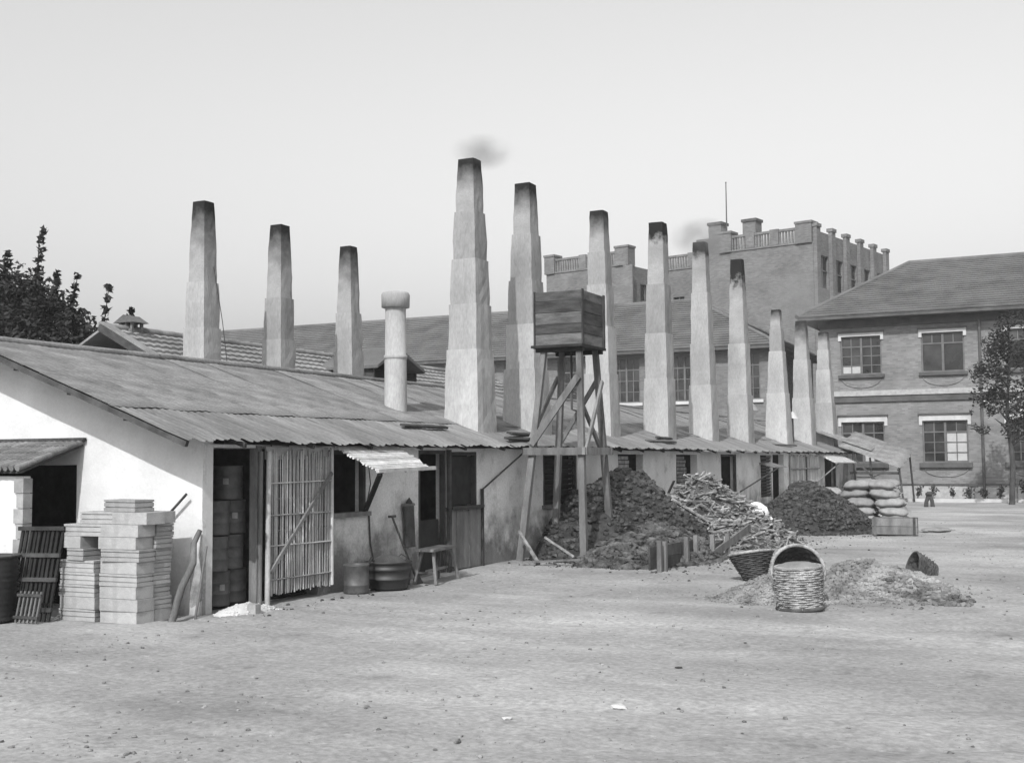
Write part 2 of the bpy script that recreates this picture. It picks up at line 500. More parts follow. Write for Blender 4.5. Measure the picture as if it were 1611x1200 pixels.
up = [sheet(0.96, SLEN - 1.15 + 0.04, amp=0.0028, rd=random.Random(20 + i)) for i in range(4)]
back = [sheet(0.96, SLEN + 0.02, rd=random.Random(40))]
for ms in up + back: ms.materials.append(M['roof'])
for ms in low: ms.materials.append(M['roof_low'])
ny = int((YR1 - YR0) / 0.91)
rd = random.Random(5)
for k in range(ny):
    y = YR0 + k * 0.91
    ez = 0.018 * noise.noise((y * 0.5, 0, 0)) + 0.01 * math.sin(y * 0.31)
    j = rd.uniform(-0.035, 0.035)
    place('roof_sheet', rd.choice(low), shed, L(XE + j, y, ZE + ez - j * SL), (rd.uniform(-0.004, 0.004), ang, rd.uniform(-0.006, 0.006)))
    c = math.cos(ang) * 1.15
    place('roof_sheet', rd.choice(up), shed, L(XE - c, y, ZE + math.sin(ang) * 1.15 + 0.009 + rd.uniform(-.004, .006) + ez * 0.5), (rd.uniform(-.004, .004), ang, rd.uniform(-0.004, 0.004)))
    place('roof_sheet', back[0], shed, L(2 * XR - XE, y + 0.96, ZE), (0, ang, math.pi))
for k in range(12):
    y = YR0 + k * 3.53
    MB().tube([L(XR, y, ZR + 0.015), L(XR, y + 3.57, ZR + 0.015)], 0.055, 10).build('ridge_cap', 'roof', shed)
# rafters along the gable verge and under the eaves
for sgn in (1, -1):
    MB().beam(L(XR + sgn * 0.02, YR0 + 0.05, ZR - 0.055), L(XR + sgn * (XE - XR - 0.03), YR0 + 0.05, ZE - 0.045), 0.05, 0.07).build('verge_board', 'darkwood', shed)
for k in range(30):
    y = Y0 + 0.5 + k * 1.4
    MB().beam(L(XE - 0.06, y, ZE - 0.055), L(XE - 0.9, y, ZE - 0.055 + 0.84 * SL), 0.05, 0.06).build('rafter', 'darkwood', shed)
for yy in (11.45, 12.6, 13.8):   # purlin ends beneath the gable overhang
    pass
for i, x in enumerate((-10.2, -11.1, -12.0, -12.85)):
    z = ZR - abs(x - XR) * SL - 0.085
    MB().beam(L(x, YR0 + 0.08, z), L(x, Y0 + 0.1, z), 0.06, 0.07).build('purlin_end', 'darkwood', shed)
# loose planks and battens lying on the eaves
for (y, ln, xo) in ((19.6, 1.2, 0.25), (20.4, 1.6, 0.55), (27.8, 1.6, 0.4), (28.9, 1.2, 0.7), (40.6, 2.0, 0.5), (17.1, 1.3, 0.75)):
    x = XE - xo
    z = ZE + xo * SL + 0.045
    o = MB().beam((0, -ln / 2, 0), (0, ln / 2, 0), 0.10, 0.035).build('roof_plank', 'darkwood', shed)
    o.location = L(x, y, z)
    o.rotation_euler = (0, ang, R(rd.uniform(-14, 14)))
# frames inside openings
def frame(y0, y1, z0, z1, m='darkwood', sill=True, t=0.06, xo=-0.03):
    mb = MB()
    mb.box(xo - 0.05, xo + 0.03, y0, y0 + t, z0, z1)
    mb.box(xo - 0.05, xo + 0.03, y1 - t, y1, z0, z1)
    mb.box(xo - 0.052, xo + 0.028, y0 + t, y1 - t, z1 - t, z1)
    mb.build('opening_frame', m, shed)
    if sill: MB().box(-0.10, 0.06, y0 - 0.06, y1 + 0.06, z0 - 0.05, z0 + 0.012).build('sill', 'wood', shed)
frame(2.42, 3.47, 1.05, 1.93)
frame(4.94, 5.80, 0.02, 1.94, sill=False)
frame(5.86, 6.86, 1.02, 1.92)
frame(9.55, 11.15, 0.92, 1.92)
frame(34.9, 37.0, 0.7, 1.85)
frame(21.25, 22.8, 0.02, 1.92, sill=False)
# dark shutter above a boarded half wall beside the door
MB().box(-0.09, -0.075, 5.93, 6.79, 1.05, 1.85).build('shutter', 'blackwood', shed)
for k in range(5):
    y = 5.88 + k * 0.215
    MB().box(0.012, 0.034 + 0.006 * (k % 2), y, y + 0.209, 0.03, 0.98 - 0.012 * (k % 3)).build('board', 'wood', shed)
MB().box(0.02, 0.075, 5.80, 5.87, 0.0, 1.95).build('door_post', 'darkwood', shed)
MB().box(0.02, 0.07, 6.96, 7.0, 0.0, 1.30).build('door_post', 'darkwood', shed)
MB().box(0.012, 0.10, 5.872, 6.958, 0.99, 1.035).build('sill', 'darkwood', shed)
# inner half gate in the doorway
MB().box(-0.12, -0.09, 5.02, 5.72, 0.05, 0.85).build('half_gate', 'blackwood', shed)
# louvred shutter
for k in range(9):
    z = 0.97 + k * 0.098
    MB().beam((-0.06, 9.64, z), (-0.06, 11.06, z), 0.012, 0.11, up=(0.7, 0, 0.7)).build('slat', 'blackwood', shed)
for k in range(13):
    z = 0.66 + k * 0.095
    MB().beam((-0.05, 25.55, z), (-0.05, 26.85, z), 0.012, 0.10, up=(0.7, 0, 0.7)).build('slat', 'darkwood', shed)
# slanting brick infill in the two fuel hatches
for y0 in (13.95, 17.95):
    mb = MB()
    for c in range(16):
        z = 0.4 + c * 0.092
        sh = 0.55 - c * 0.035
        off = 0.12 * (c % 2)
        y = y0 - 0.55 + sh
        while y < y0 + sh + 0.15:
            a = y - off * 0.5
            mb.box(-0.16, -0.02 + 0.02 * rnd.random(), max(a, y0 - 0.6), a + 0.225, z, z + 0.075)
            y += 0.24
    kind(mb.build('brick_infill', 'shedbrick', shed), 'stuff')
# long hook prop and cable on the wall
MB().tube([(0.03, 7.0, 1.28), (0.12, 8.6, 1.97)], 0.016, 6).build('prop_stick', 'darkwood', shed)
MB().tube([(0.02, 3.52, 1.05), (0.02, 3.56, 0.6), (0.02, 3.68, 0.25)], 0.012, 6).build('downpipe', 'darkwood', shed)
# corner post at the drum bay
MB().box(-0.09, 0.03, 0.97, 1.06, -0.02, 1.97).build('door_post', 'wood', shed)

# ------------------------------------------------------------------ chimneys
def chimney(x, y, zb, zt, w0, w1, label, nsec=5, seed=0, cuts=None, grp='tapering chimneys of the shed', topm='soot'):
    rd = random.Random(seed)
    t = thing('chimney', label, 'chimney', (x, y, zb), 0, grp)
    H = zt - zb
    thr = rd.choice((0.3, 0.55, 0.8))
    cuts = cuts or [i / nsec for i in range(nsec + 1)]
    n = len(cuts) - 1
    for i in range(n):
        z0, z1 = cuts[i] * H, cuts[i + 1] * H
        e = lambda q: w0 + (w1 - w0) * (q ** 1.15)
        a0 = e(cuts[i]) / 2 - (0.011 if i else 0)
        a1 = e(cuts[i + 1]) / 2 + 0.013
        if i == n - 1: a1 = w1 / 2
        # subdivided, slightly uneven rendered faces
        rows, cols = max(3, int((z1 - z0) / 0.16)), 4
        vs_, fs = [], []
        per = []
        for k in range(4 * cols):
            sd, q = divmod(k, cols)
            f = q / cols * 2 - 1
            per.append([(f, -1), (1, f), (-f, 1), (-1, -f)][sd])
        m = len(per)
        for r in range(rows + 1):
            tt = r / rows
            a = a0 + (a1 - a0) * tt + 0.005 * math.sin(tt * math.pi)
            z = z0 + (z1 - z0) * tt
            for (px, py) in per:
                cr = 0.965 if abs(px) == 1 and abs(py) == 1 else 1.0
                d = 0.013 * noise.noise((px * 1.5 + seed, py * 1.5, z * 2.2)) + 0.008 * noise.noise((px * 4 + seed, py * 4, z * 7))
                vs_.append((px * (a * cr + d), py * (a * cr + d), z + (0.01 * noise.noise((px * 2, py * 2, seed + i)) if r in (0, rows) and i else 0)))
        for r in range(rows):
            for k in range(m):
                k2 = (k + 1) % m
                fs.append((r * m + k, r * m + k2, (r + 1) * m + k2, (r + 1) * m + k))
        if i < n - 1:
            fs.append(tuple(range(rows * m, rows * m + m)))
        else:      # open mouth of the flue
            b = len(vs_)
            for (px, py) in per: vs_.append((px * a1 * 0.7, py * a1 * 0.7, z1 + 0.004))
            for (px, py) in per: vs_.append((px * a1 * 0.65, py * a1 * 0.65, z1 - 0.5))
            for k in range(m):
                k2 = (k + 1) % m
                fs.append((rows * m + k, rows * m + k2, b + k2, b + k))
                fs.append((b + k, b + k2, b + m + k2, b + m + k))
            fs.append(tuple(range(b + m, b + 2 * m)))
        mb = MB(); mb.add(vs_, fs)
        o = mb.build('chimney_section' if i < n - 1 else 'chimney_top', ('chimney' if i < (n - 1) * thr else 'chimney_mid') if i < n - 1 else topm, t)
    t.rotation_euler = (R(rd.uniform(-0.3, 0.3)), R(rd.uniform(-0.3, 0.3)), R(rd.uniform(-1.5, 1.5)))
    return t
XC = -10.3
def roofz(x): return ZR - abs(x - XR) * SL
C4 = [0, 0.32, 0.48, 0.64, 0.81, 1.0]
front = [(19.3, 7.27, 0.73, 0.32, 'smoking chimney by the round vent pipe, tallest over the near shed roof', C4),
         (21.7, 7.32, 0.76, 0.33, 'patched chimney standing just behind the plank water tank', [0, 0.28, 0.45, 0.62, 0.80, 1]),
         (25.7, 7.50, 0.68, 0.33, 'chimney behind the water tank, second from the tank', [0, 0.3, 0.5, 0.68, 0.82, 1]),
         (29.7, 7.93, 0.70, 0.38, 'chimney with a broad white base beyond the water tank, black top', [0, 0.30, 0.5, 0.72, 1]),
         (33.5, 8.03, 0.72, 0.36, 'smoke-hazed chimney with blackened square mouth, fifth in the front row', [0, 0.30, 0.5, 0.75, 1]),
         (37.4, 8.10, 0.72, 0.36, 'slim pale chimney with black cap, sixth in the front row', [0, 0.28, 0.55, 1]),
         (42.4, 7.05, 0.82, 0.30, 'short chimney with a small stepped head, seventh in the front row', [0, 0.4, 0.7, 0.86, 1]),
         (46.3, 7.05, 0.80, 0.38, 'smoky rounded-top chimney close to the two-storey brick house, eighth in front row', [0, 0.4, 0.7, 1]),
         (50.4, 7.00, 0.84, 0.36, 'last chimney of the front row, at the shed end beside the brick house', [0, 0.4, 0.68, 0.85, 1])]
for i, (y, zt, a, b, lab, cu) in enumerate(front):
    chimney(XC, y, 2.12, zt, a, b, lab, cuts=cu, seed=i + 1, topm='soot_cap' if i in (3, 4, 5) else 'soot')
rear = [(19.3, 7.02, 'back-row chimney nearest the dark tree, with wire hanging down'),
        (21.84, 6.98, 'middle chimney of the back row behind the shed ridge'),
        (24.66, 6.94, 'back-row chimney beside the dark dormer on the tiled roof')]
for i, (y, zt, lab) in enumerate(rear):
    chimney(-16.2, y * 16.2 / 16.5, 1.9, zt, 0.66, 0.31, lab, cuts=[0, 0.34, 0.5, 0.68, 1], seed=i + 30)
hw = tag(MB().tube([(-15.97, 19.0, 5.7), (-15.9, 19.2, 4.6), (-15.85, 19.4, 3.2)], 0.008, 5).build('hanging_wire', 'iron'), 'thin wire hanging beside the back-row chimney', 'wire')

# round vent pipe with a cap
v = thing('vent_pipe', 'round pale vent pipe with a wide drum cap on the shed roof', 'vent pipe', (-11.05, 17.95, 2.55))
MB().lathe([(0.20, -0.12), (0.195, 0.6), (0.193, 1.0)], 20).build('pipe_section', 'chimney', v)
MB().lathe([(0.17, 0.98), (0.205, 1.0), (0.205, 1.06), (0.185, 1.07), (0.18, 1.9)], 20).build('pipe_section', 'chimney', v)
MB().lathe([(0.18, 1.88), (0.245, 1.9), (0.25, 2.12), (0.23, 2.16), (0.05, 2.19), (0.0, 2.19)], 20).build('cap', 'chimney', v)

# hooded stove pipes between the chimneys
for (x, y, z, lab) in ((-10.9, 27.3, 2.4, 'small stovepipe with tilted white hood just past the water tank chimney'),
                       (-10.9, 41.0, 2.4, 'small stovepipe with white hood between the sixth and seventh chimneys'),
                       (-10.3, 44.4, 2.2, 'small stovepipe with white hood between the two smoky far chimneys')):
    t = thing('stovepipe', lab, 'stovepipe', (x, y, z), 0, 'hooded stovepipes on the roof')
    MB().tube([(0, 0, 0), (0, 0, 1.15)], 0.055, 10).build('pipe', 'iron', t)
    o = MB().lathe([(0.24, 0), (0.02, 0.2), (0.0, 0.2)], 14).build('hood', 'stone', t)
    o.location = (0, 0, 1.12); o.rotation_euler = (R(10), R(14), 0)

# ------------------------------------------------------------------ water tower
tw = thing('water_tower', 'dark plank water tank on splayed timber legs beside the coal heap', 'water tower', (-8.75, 20.0, 0))
def T(x, y, z): return (x + 8.75, y - 20.0, z)
xa, xb, ya, yb, zt0, zt1 = -9.1, -8.21, 19.55, 20.59, 3.82, 4.78
hs = [0, 0.2, 0.37, 0.58, 0.79, 0.96]
for i in range(5):
    z0, z1 = zt0 + hs[i], zt0 + hs[i + 1] - 0.008
    j = 0.008 * (i % 2)
    MB().box(*T(xa, 0, 0)[:1], T(xb, 0, 0)[0], T(0, ya - j, 0)[1], T(0, ya + 0.03, 0)[1], z0, z1).build('plank', 'tank', tw)
    MB().box(T(xa, 0, 0)[0], T(xb, 0, 0)[0], T(0, yb - 0.03, 0)[1], T(0, yb + j, 0)[1], z0, z1).build('plank', 'tank', tw)
    MB().box(T(xb - 0.03, 0, 0)[0], T(xb + j + 0.003, 0, 0)[0], T(0, ya + 0.032, 0)[1], T(0, yb - 0.032, 0)[1], z0, z1).build('plank', 'tank', tw)
    MB().box(T(xa - j - 0.003, 0, 0)[0], T(xa + 0.03, 0, 0)[0], T(0, ya + 0.032, 0)[1], T(0, yb - 0.032, 0)[1], z0, z1).build('plank', 'tank', tw)
for (x, y) in ((xa, ya), (xb, ya), (xa, yb), (xb, yb)):
    sx, sy = (1 if x == xb else -1), (1 if y == yb else -1)
    MB().box(*sorted((T(x + sx * 0.012, 0, 0)[0], T(x + sx * 0.03, 0, 0)[0])), *sorted((T(0, y - sy * 0.06, 0)[1], T(0, y + sy * 0.025, 0)[1])), zt0, zt1 + 0.01).build('corner_batten', 'darkwood', tw)
MB().box(T(xa + 0.03, 0, 0)[0], T(xb - 0.03, 0, 0)[0], T(0, ya + 0.03, 0)[1], T(0, yb - 0.03, 0)[1], zt1 - 0.3, zt1 - 0.22).build('water_surface', 'iron', tw)
MB().box(T(xa - 0.07, 0, 0)[0], T(xb + 0.03, 0, 0)[0], T(0, ya - 0.06, 0)[1], T(0, yb + 0.05, 0)[1], zt0 - 0.05, zt0 - 0.004).build('tank_base', 'blackwood', tw)
for y in (19.62, 20.5):
    MB().beam(T(-9.12, y, zt0 - 0.085), T(-8.2, y, zt0 - 0.085), 0.08, 0.07).build('bearer', 'blackwood', tw)
feet = [(-9.33, 19.3), (-8.18, 19.5), (-9.33, 20.8), (-8.18, 20.85)]
tops = [(-8.98, 19.66), (-8.30, 19.66), (-8.98, 20.46), (-8.32, 20.46)]
for (fx, fy), (tx, ty) in zip(feet, tops):
    MB().beam(T(fx, fy, -0.1), T(tx, ty, zt0 - 0.05), 0.12, 0.10, up=(0, 1, 0), w1=0.10, h1=0.09).build('leg', 'wood', tw)
def leg(i, z):
    f = z / (zt0 - 0.05)
    return (feet[i][0] + (tops[i][0] - feet[i][0]) * f, feet[i][1] + (tops[i][1] - feet[i][1]) * f, z)
def brace(i, zi, j, zj, off, w=0.08, m='wood'):
    p, q = Vector(leg(i, zi)) + Vector(off), Vector(leg(j, zj)) + Vector(off)
    MB().beam(T(*p), T(*q), w, 0.045, up=off).build('brace', m, tw)
brace(0, 2.05, 1, 3.25, (0, -0.08, 0), 0.12)
brace(0, 2.15, 2, 3.3, (-0.07, 0, 0))
brace(2, 2.1, 3, 3.3, (0, 0.08, 0))
brace(1, 1.95, 3, 3.2, (0.085, 0, 0))
brace(3, 2.0, 1, 3.0, (-0.07, 0, 0))
for i, j, off in ((0, 1, (0, -0.085, 0)), (1, 3, (0.09, 0, 0)), (2, 3, (0, 0.085, 0))):
    p, q = Vector(leg(i, 1.93)) + Vector(off), Vector(leg(j, 1.93)) + Vector(off)
    d = (q - p).normalized() * 0.14
    MB().beam(T(*(p - d)), T(*(q + d)), 0.05, 0.13).build('rail', 'wood', tw)
MB().tube([T(-8.75, 20.35, 3.75), T(-8.75, 20.35, 2.7), T(-8.6, 20.3, 2.66)], 0.022, 8).build('outlet_pipe', 'iron', tw)

# ------------------------------------------------------------------ bamboo gate, awnings
def cane_panel(t, y0, y1, z0, z1, n, m, x=0.0, rad=0.02, ragged=0.05, rails=(), rd=rnd):
    for k in range(n):
        y = y0 + (y1 - y0) * (k + 0.5) / n
        r = rad * rd.uniform(0.7, 1.25)
        MB().tube([(x + rd.uniform(-.006, .006), y + rd.uniform(-.012, .012), z0 + rd.uniform(-ragged, ragged) * 0.5),
                   (x, y + rd.uniform(-.02, .02), (z0 + z1) / 2), (x, y + rd.uniform(-.012, .012), z1 + rd.uniform(-ragged, ragged))], r, 6).build('cane', m, t)
    for z in rails:
        MB().tube([(x + rad * 1.6, y0 - 0.02, z), (x + rad * 1.6, y1 + 0.02, z + rd.uniform(-0.02, 0.02))], rad * 0.9, 6).build('rail', m, t)
gt = thing('bamboo_gate', 'tall pale split-bamboo gate with a diagonal brace beside the drum bay', 'gate', (-9.42, 12.2, 0))
cane_panel(gt, 0.1, 1.42, 0.12, 1.88, 34, 'bamboo', 0.0, 0.0115, 0.05, (0.30, 0.72, 1.1, 1.5))
cane_panel(gt, 0.08, 1.38, 0.3, 1.8, 22, 'bamboo_gap_dark', -0.03, 0.012, 0.3, (0.5, 0.9, 1.3, 1.68))  # dark rear canes paint in the dim interior behind the gaps
MB().beam((0.055, 0.06, 0.4), (0.055, 1.38, 1.62), 0.045, 0.03, up=(1, 0, 0)).build('brace', 'wood', gt)
MB().tube([(0.03, 0.03, -0.03), (0.03, 0.05, 1.9)], 0.034, 8).build('post', 'bamboo', gt)
MB().tube([(-0.02, -0.06, -0.03), (-0.02, -0.05, 1.9)], 0.03, 8).build('post', 'wood', gt)
MB().tube([(0.02, 1.44, 0.12), (0.02, 1.43, 1.96)], 0.026, 8).build('stile', 'bamboo', gt)
MB().box(-0.04, -0.015, 0.05, 1.4, 1.80, 1.96).build('top_board', 'bamboo', gt)

def awning(t, p0, p1, q0, q1, n, m, rad=0.02, over=0.03):
    """canes run from the wall edge p0-p1 down to the outer edge q0-q1"""
    p0, p1, q0, q1 = map(Vector, (p0, p1, q0, q1))
    for k in range(n):
        f = (k + 0.5) / n
        a, b = p0.lerp(p1, f), q0.lerp(q1, f)
        d = (b - a).normalized()
        MB().tube([a - d * rnd.uniform(0, over), b + d * rnd.uniform(0, over)], rad * rnd.uniform(0.8, 1.2), 6).build('cane', m, t)
aw = thing('window_awning', 'propped-up pale bamboo awning over the shed window beside the gate', 'awning', (-9.5, 13.8, 1.95))
# its canes run along the wall, tied over a frame
PA, PB, QA, QB = Vector((0.04, 0.0, 0.03)), Vector((0.04, 1.5, 0.05)), Vector((0.80, -0.12, -0.30)), Vector((0.80, 1.2, -0.27))
awning(aw, PA, QA, PB, QB, 17, 'awning', 0.0165, 0.09)
MB().beam(QA + Vector((0.03, -0.05, -0.01)), QB + Vector((0.03, 0.15, -0.01)), 0.05, 0.05).build('front_pole', 'awning', aw)
for f in (0.1, 0.55, 0.9):
    MB().beam(PA.lerp(PB, f) - Vector((0, 0, .035)), QA.lerp(QB, f) - Vector((0, 0, .035)), 0.03, 0.03).build('rib', 'wood', aw)
MB().beam(QA + Vector((-0.01, 0.08, -0.05)), Vector((0.03, 0.78, -0.86)), 0.06, 0.05).build('prop', 'blackwood', aw)
MB().tube([(0.03, 0.82, -0.1), (0.03, 0.9, -0.5), (0.03, 0.78, -0.85)], 0.008, 5).build('cord', 'iron', aw)

ga = thing('gable_porch', 'small whitewashed porch with scalloped tile roof built against the shed gable', 'porch', (-11.38, 11.13, 0))
wall((-0.06, -0.86, 0), (-1, 0, 0), 2.2, -0.05, 1.62, (0, -1, 0), 0.10, [], 0.2, 0.010, None, 4.0).build('front_wall', 'whitewash', ga)
MB().box(-2.26, -2.16, -0.755, -0.01, -0.05, 1.62).build('side_wall', 'whitewash', ga)
for k in range(9):      # unpainted blocks at the jamb
    w_ = 0.085 if k % 2 else 0.13
    MB().box(-w_ - 0.06, -0.035, -0.885, -0.75, 0.0 + k * 0.178, 0.170 + k * 0.178).build('jamb_block', 'block', ga)
for c in range(23):
    x = -0.02 - c * 0.10
    for r_ in range(4):
        a, b = r_ * 0.245, r_ * 0.245 + 0.262
        za, zb_ = 2.03 - a * 0.34 + r_ * 0.004, 2.045 - b * 0.34 + r_ * 0.004
        MB().tube([(x, -a, za), (x, -b, zb_)], [0.036, 0.042], 6, True).build('roof_tile', 'roof_low', ga)
MB().hexa([(-2.26, -0.95, 1.655), (0.0, -0.95, 1.655), (0.0, -0.0, 1.98), (-2.26, -0.0, 1.98), (-2.26, -0.95, 1.685), (0.0, -0.95, 1.685), (0.0, 0.0, 2.01), (-2.26, 0.0, 2.01)]).build('roof_boarding', 'darkwood', ga)
MB().box(-2.26, 0.05, -0.055, -0.002, 2.05, 2.085).build('flashing', 'darkwood', ga)

# ------------------------------------------------------------------ things along the gable wall
def make_block(nm='building_block'):
    mb = MB()
    l, d, h = 0.545, 0.27, 0.132
    mb.box(-l / 2, l / 2, -d / 2, d / 2, 0.0, h * 0.30)
    mb.box(-l / 2 + 0.012, l / 2 - 0.012, -d / 2 + 0.012, d / 2 - 0.012, h * 0.30, h * 0.40)
    mb.box(-l / 2 + 0.002, l / 2 - 0.002, -d / 2 + 0.002, d / 2 - 0.002, h * 0.40, h * 0.74)
    mb.box(-l / 2 + 0.012, l / 2 - 0.012, -d / 2 + 0.012, d / 2 - 0.012, h * 0.74, h * 0.82)
    mb.box(-l / 2, l / 2, -d / 2, d / 2, h * 0.82, h)
    me = mb.mesh(nm); me.materials.append(M['block'])
    mb2 = MB().box(-l / 2, l / 2, -d / 2, d / 2, 0.0, h)
    me2 = mb2.mesh(nm); me2.materials.append(M['block'])
    return me, me2
bl_a, bl_b = make_block()
rd = random.Random(12)
LH = 0.136
def put_block(x, y, z, rz, me, lab=None):
    face = 'smooth-sided' if me is bl_b else 'grooved'
    colm = 'in the column beside the slatted panel' if x < -10.2 else 'in the corner column beside the crooked pole'
    lay = 'upper' if z > 0.75 else 'middle' if z > 0.36 else 'lowest'
    lab = lab or f'{face} pale block {colm}, {lay} courses'
    o = place('building_block', me, None, (x, y, z), (0, 0, R(rz)))
    tag(o, lab, 'block', 'building blocks stacked at the gable wall')
for k in range(8):
    for c in range(2):
        for d_ in range(2):
            x = -9.88 - c * 0.565 - (0.06 if c and k < 5 else 0)
            y = 10.34 + d_ * 0.285
            if k in (5, 6) and c == 1 and d_ == 0: continue
            me = bl_b if (c == 0 and d_ == 0 and rd.random() < 0.75) or rd.random() < 0.2 else bl_a
            put_block(x + rd.uniform(-.02, .02), y + rd.uniform(-.012, .012), -0.005 + k * LH, rd.uniform(-2.2, 2.2), me)
for (x, y, z, rz, me) in ((-10.50, 10.46, 5, 86, bl_a), (-10.56, 10.46, 6, 88, bl_b),
                          (-10.30, 10.45, 8, 3, bl_a), (-9.80, 10.42, 8, -4, bl_b), (-9.86, 10.64, 8, 5, bl_b)):
    put_block(x, y, -0.005 + z * LH, rz, me)
o = place('building_block', bl_a, None, (-10.02, 10.5, -0.005 + 9 * LH), (0, 0, R(-8)))
tag(o, 'single pale block lying on top of the block stack', 'block', 'building blocks stacked at the gable wall')

gp = thing('slatted_panel', 'dark slatted wooden panel leaning at the gable doorway beside the block stack', 'panel', (-11.0, 10.05, 0), R(6))
for k in range(10):
    x = -0.26 + k * 0.062
    MB().beam((x, -0.10, 0.0), (x + rd.uniform(-.01, .01), 0.12, 1.04), 0.034, 0.024, up=(0, 1, 0)).build('slat', 'blackwood', gp)
for z in (0.12, 0.45, 0.72, 1.02):
    yy = -0.10 + 0.22 * z / 1.04 - 0.026
    MB().beam((-0.31, yy, z), (0.34, yy, z + 0.01), 0.03, 0.045, up=(0, 0, 1)).build('rail', 'darkwood', gp)
g2 = thing('small_slatted_panel', 'short slatted panel propped low against the larger dark slatted panel', 'panel', (-10.86, 9.84, 0), R(4))
for k in range(6):
    x = -0.14 + k * 0.058
    MB().beam((x, -0.03, 0.0), (x, 0.05, 0.34), 0.022, 0.02, up=(0, 1, 0)).build('slat', 'wood', g2)
MB().beam((-0.17, -0.035, 0.06), (0.18, -0.035, 0.06), 0.02, 0.03).build('rail', 'darkwood', g2)
MB().beam((-0.17, 0.02, 0.30), (0.18, 0.02, 0.30), 0.02, 0.03).build('rail', 'darkwood', g2)

rb = thing('ribbed_drum', 'dark closely ribbed iron drum standing left of the slatted panel', 'drum', (-11.42, 9.80, 0))
pr = [(0.0, 0.0), (0.30, 0.0)]
for k in range(11):
    z = 0.02 + k * 0.062
    pr += [(0.325, z + 0.015), (0.29, z + 0.046)]
pr += [(0.32, 0.71), (0.31, 0.73), (0.28, 0.72), (0.0, 0.70)]
MB().lathe(pr, 26).build('shell', 'iron', rb)
MB().tube([(0.32 * math.cos(a * 0.24), 0.32 * math.sin(a * 0.24), 0.72) for a in range(27)], 0.014, 6).build('rim', 'iron', rb)

def stick(name, label, pts, r, m='stick', cat='stick', grp=None):
    return tag(MB().tube(pts, r, 7).build(name, m), label, cat, grp)
stick('crooked_pole', 'crooked peeled pole leaning on the block stack corner', [(-9.48, 10.62, -0.02), (-9.46, 10.75, 0.35), (-9.42, 10.9, 0.62), (-9.50, 11.0, 0.84), (-9.49, 11.09, 0.98)], [0.045, 0.042, 0.04, 0.035, 0.03], 'wood', 'pole')
stick('thin_pole', 'thin straight pole standing beside the crooked pole at the corner', [(-9.40, 10.92, -0.02), (-9.40, 11.10, 0.8)], 0.016, 'wood', 'pole')
stick('stick', 'short dark stick poking up behind the top of the block stack', [(-9.95, 11.06, 1.15), (-9.66, 11.05, 1.40)], 0.016, 'darkwood', 'stick')

# drums inside the open bay
def make_drum():
    t = thing('fuel_drum', 'dark steel drum stacked in the open bay at the shed corner', 'drum', (0, 0, 0), 0, 'drums stacked in the corner bay')
    h, r = 0.42, 0.19
    MB().lathe([(0, 0.0), (r - 0.01, 0.0), (r + .004, 0.01), (r, 0.02), (r, 0.14), (r + .007, 0.148), (r, 0.156), (r, 0.27), (r + .007, 0.278), (r, 0.286), (r, 0.40),
                (r + .006, 0.41), (r - .004, h), (r - 0.015, h - 0.012), (0, h - 0.012)], 24).build('shell', 'drum', t)
    o = MB().lathe([(0.02, 0.40), (0.02, 0.418), (0, 0.418)], 10, (0.11, 0, 0)).build('bung', 'iron', t)
    pl = MB()
    for k in range(4):
        a0, a1 = -0.75 + k * 0.09, -0.66 + k * 0.09
        pl.add([(0.194 * math.cos(a), 0.194 * math.sin(a), z) for a, z in ((a0, 0.19), (a1, 0.19), (a1, 0.265), (a0, 0.265))], [(0, 1, 2, 3)])
    pl.build('paper_label', 'sack', t)
    return t
proto = make_drum()
spots = [(x, y, z) for z in range(4) for (x, y) in ((-9.80, 11.62), (-9.90, 12.03), (-10.2, 11.6), (-10.3, 12.01))
         if not (z == 3 and x > -9.85)]
for i, (x, y, z) in enumerate(spots):
    o = proto if i == 0 else copy_tree(proto)
    o.location = (x + rd.uniform(-.02, .02) + (0.05 if z % 2 else 0), y + rd.uniform(-.01, .01) + (-0.02 if z % 2 else 0.09), 0.035 + z * 0.424)
    o.rotation_euler = (0, 0, rd.uniform(-0.5, 0.3))
    if i % 3:
        for ch in [c for c in bpy.data.objects if c.parent == o and c.name.startswith('paper_label')] if i else []: bpy.data.objects.remove(ch)
    o['label'] = 'dark steel drum in the corner bay, ' + ['bottom', 'second', 'third', 'top'][z] + (' layer near the opening' if x > -10 else ' layer at the back')
for (y, z) in ((11.65, 0.95 * 0.424 + 0.30 - 0.29), (12.03, 0.31), (11.72, 0.72), (12.0, 1.16)):
    pass

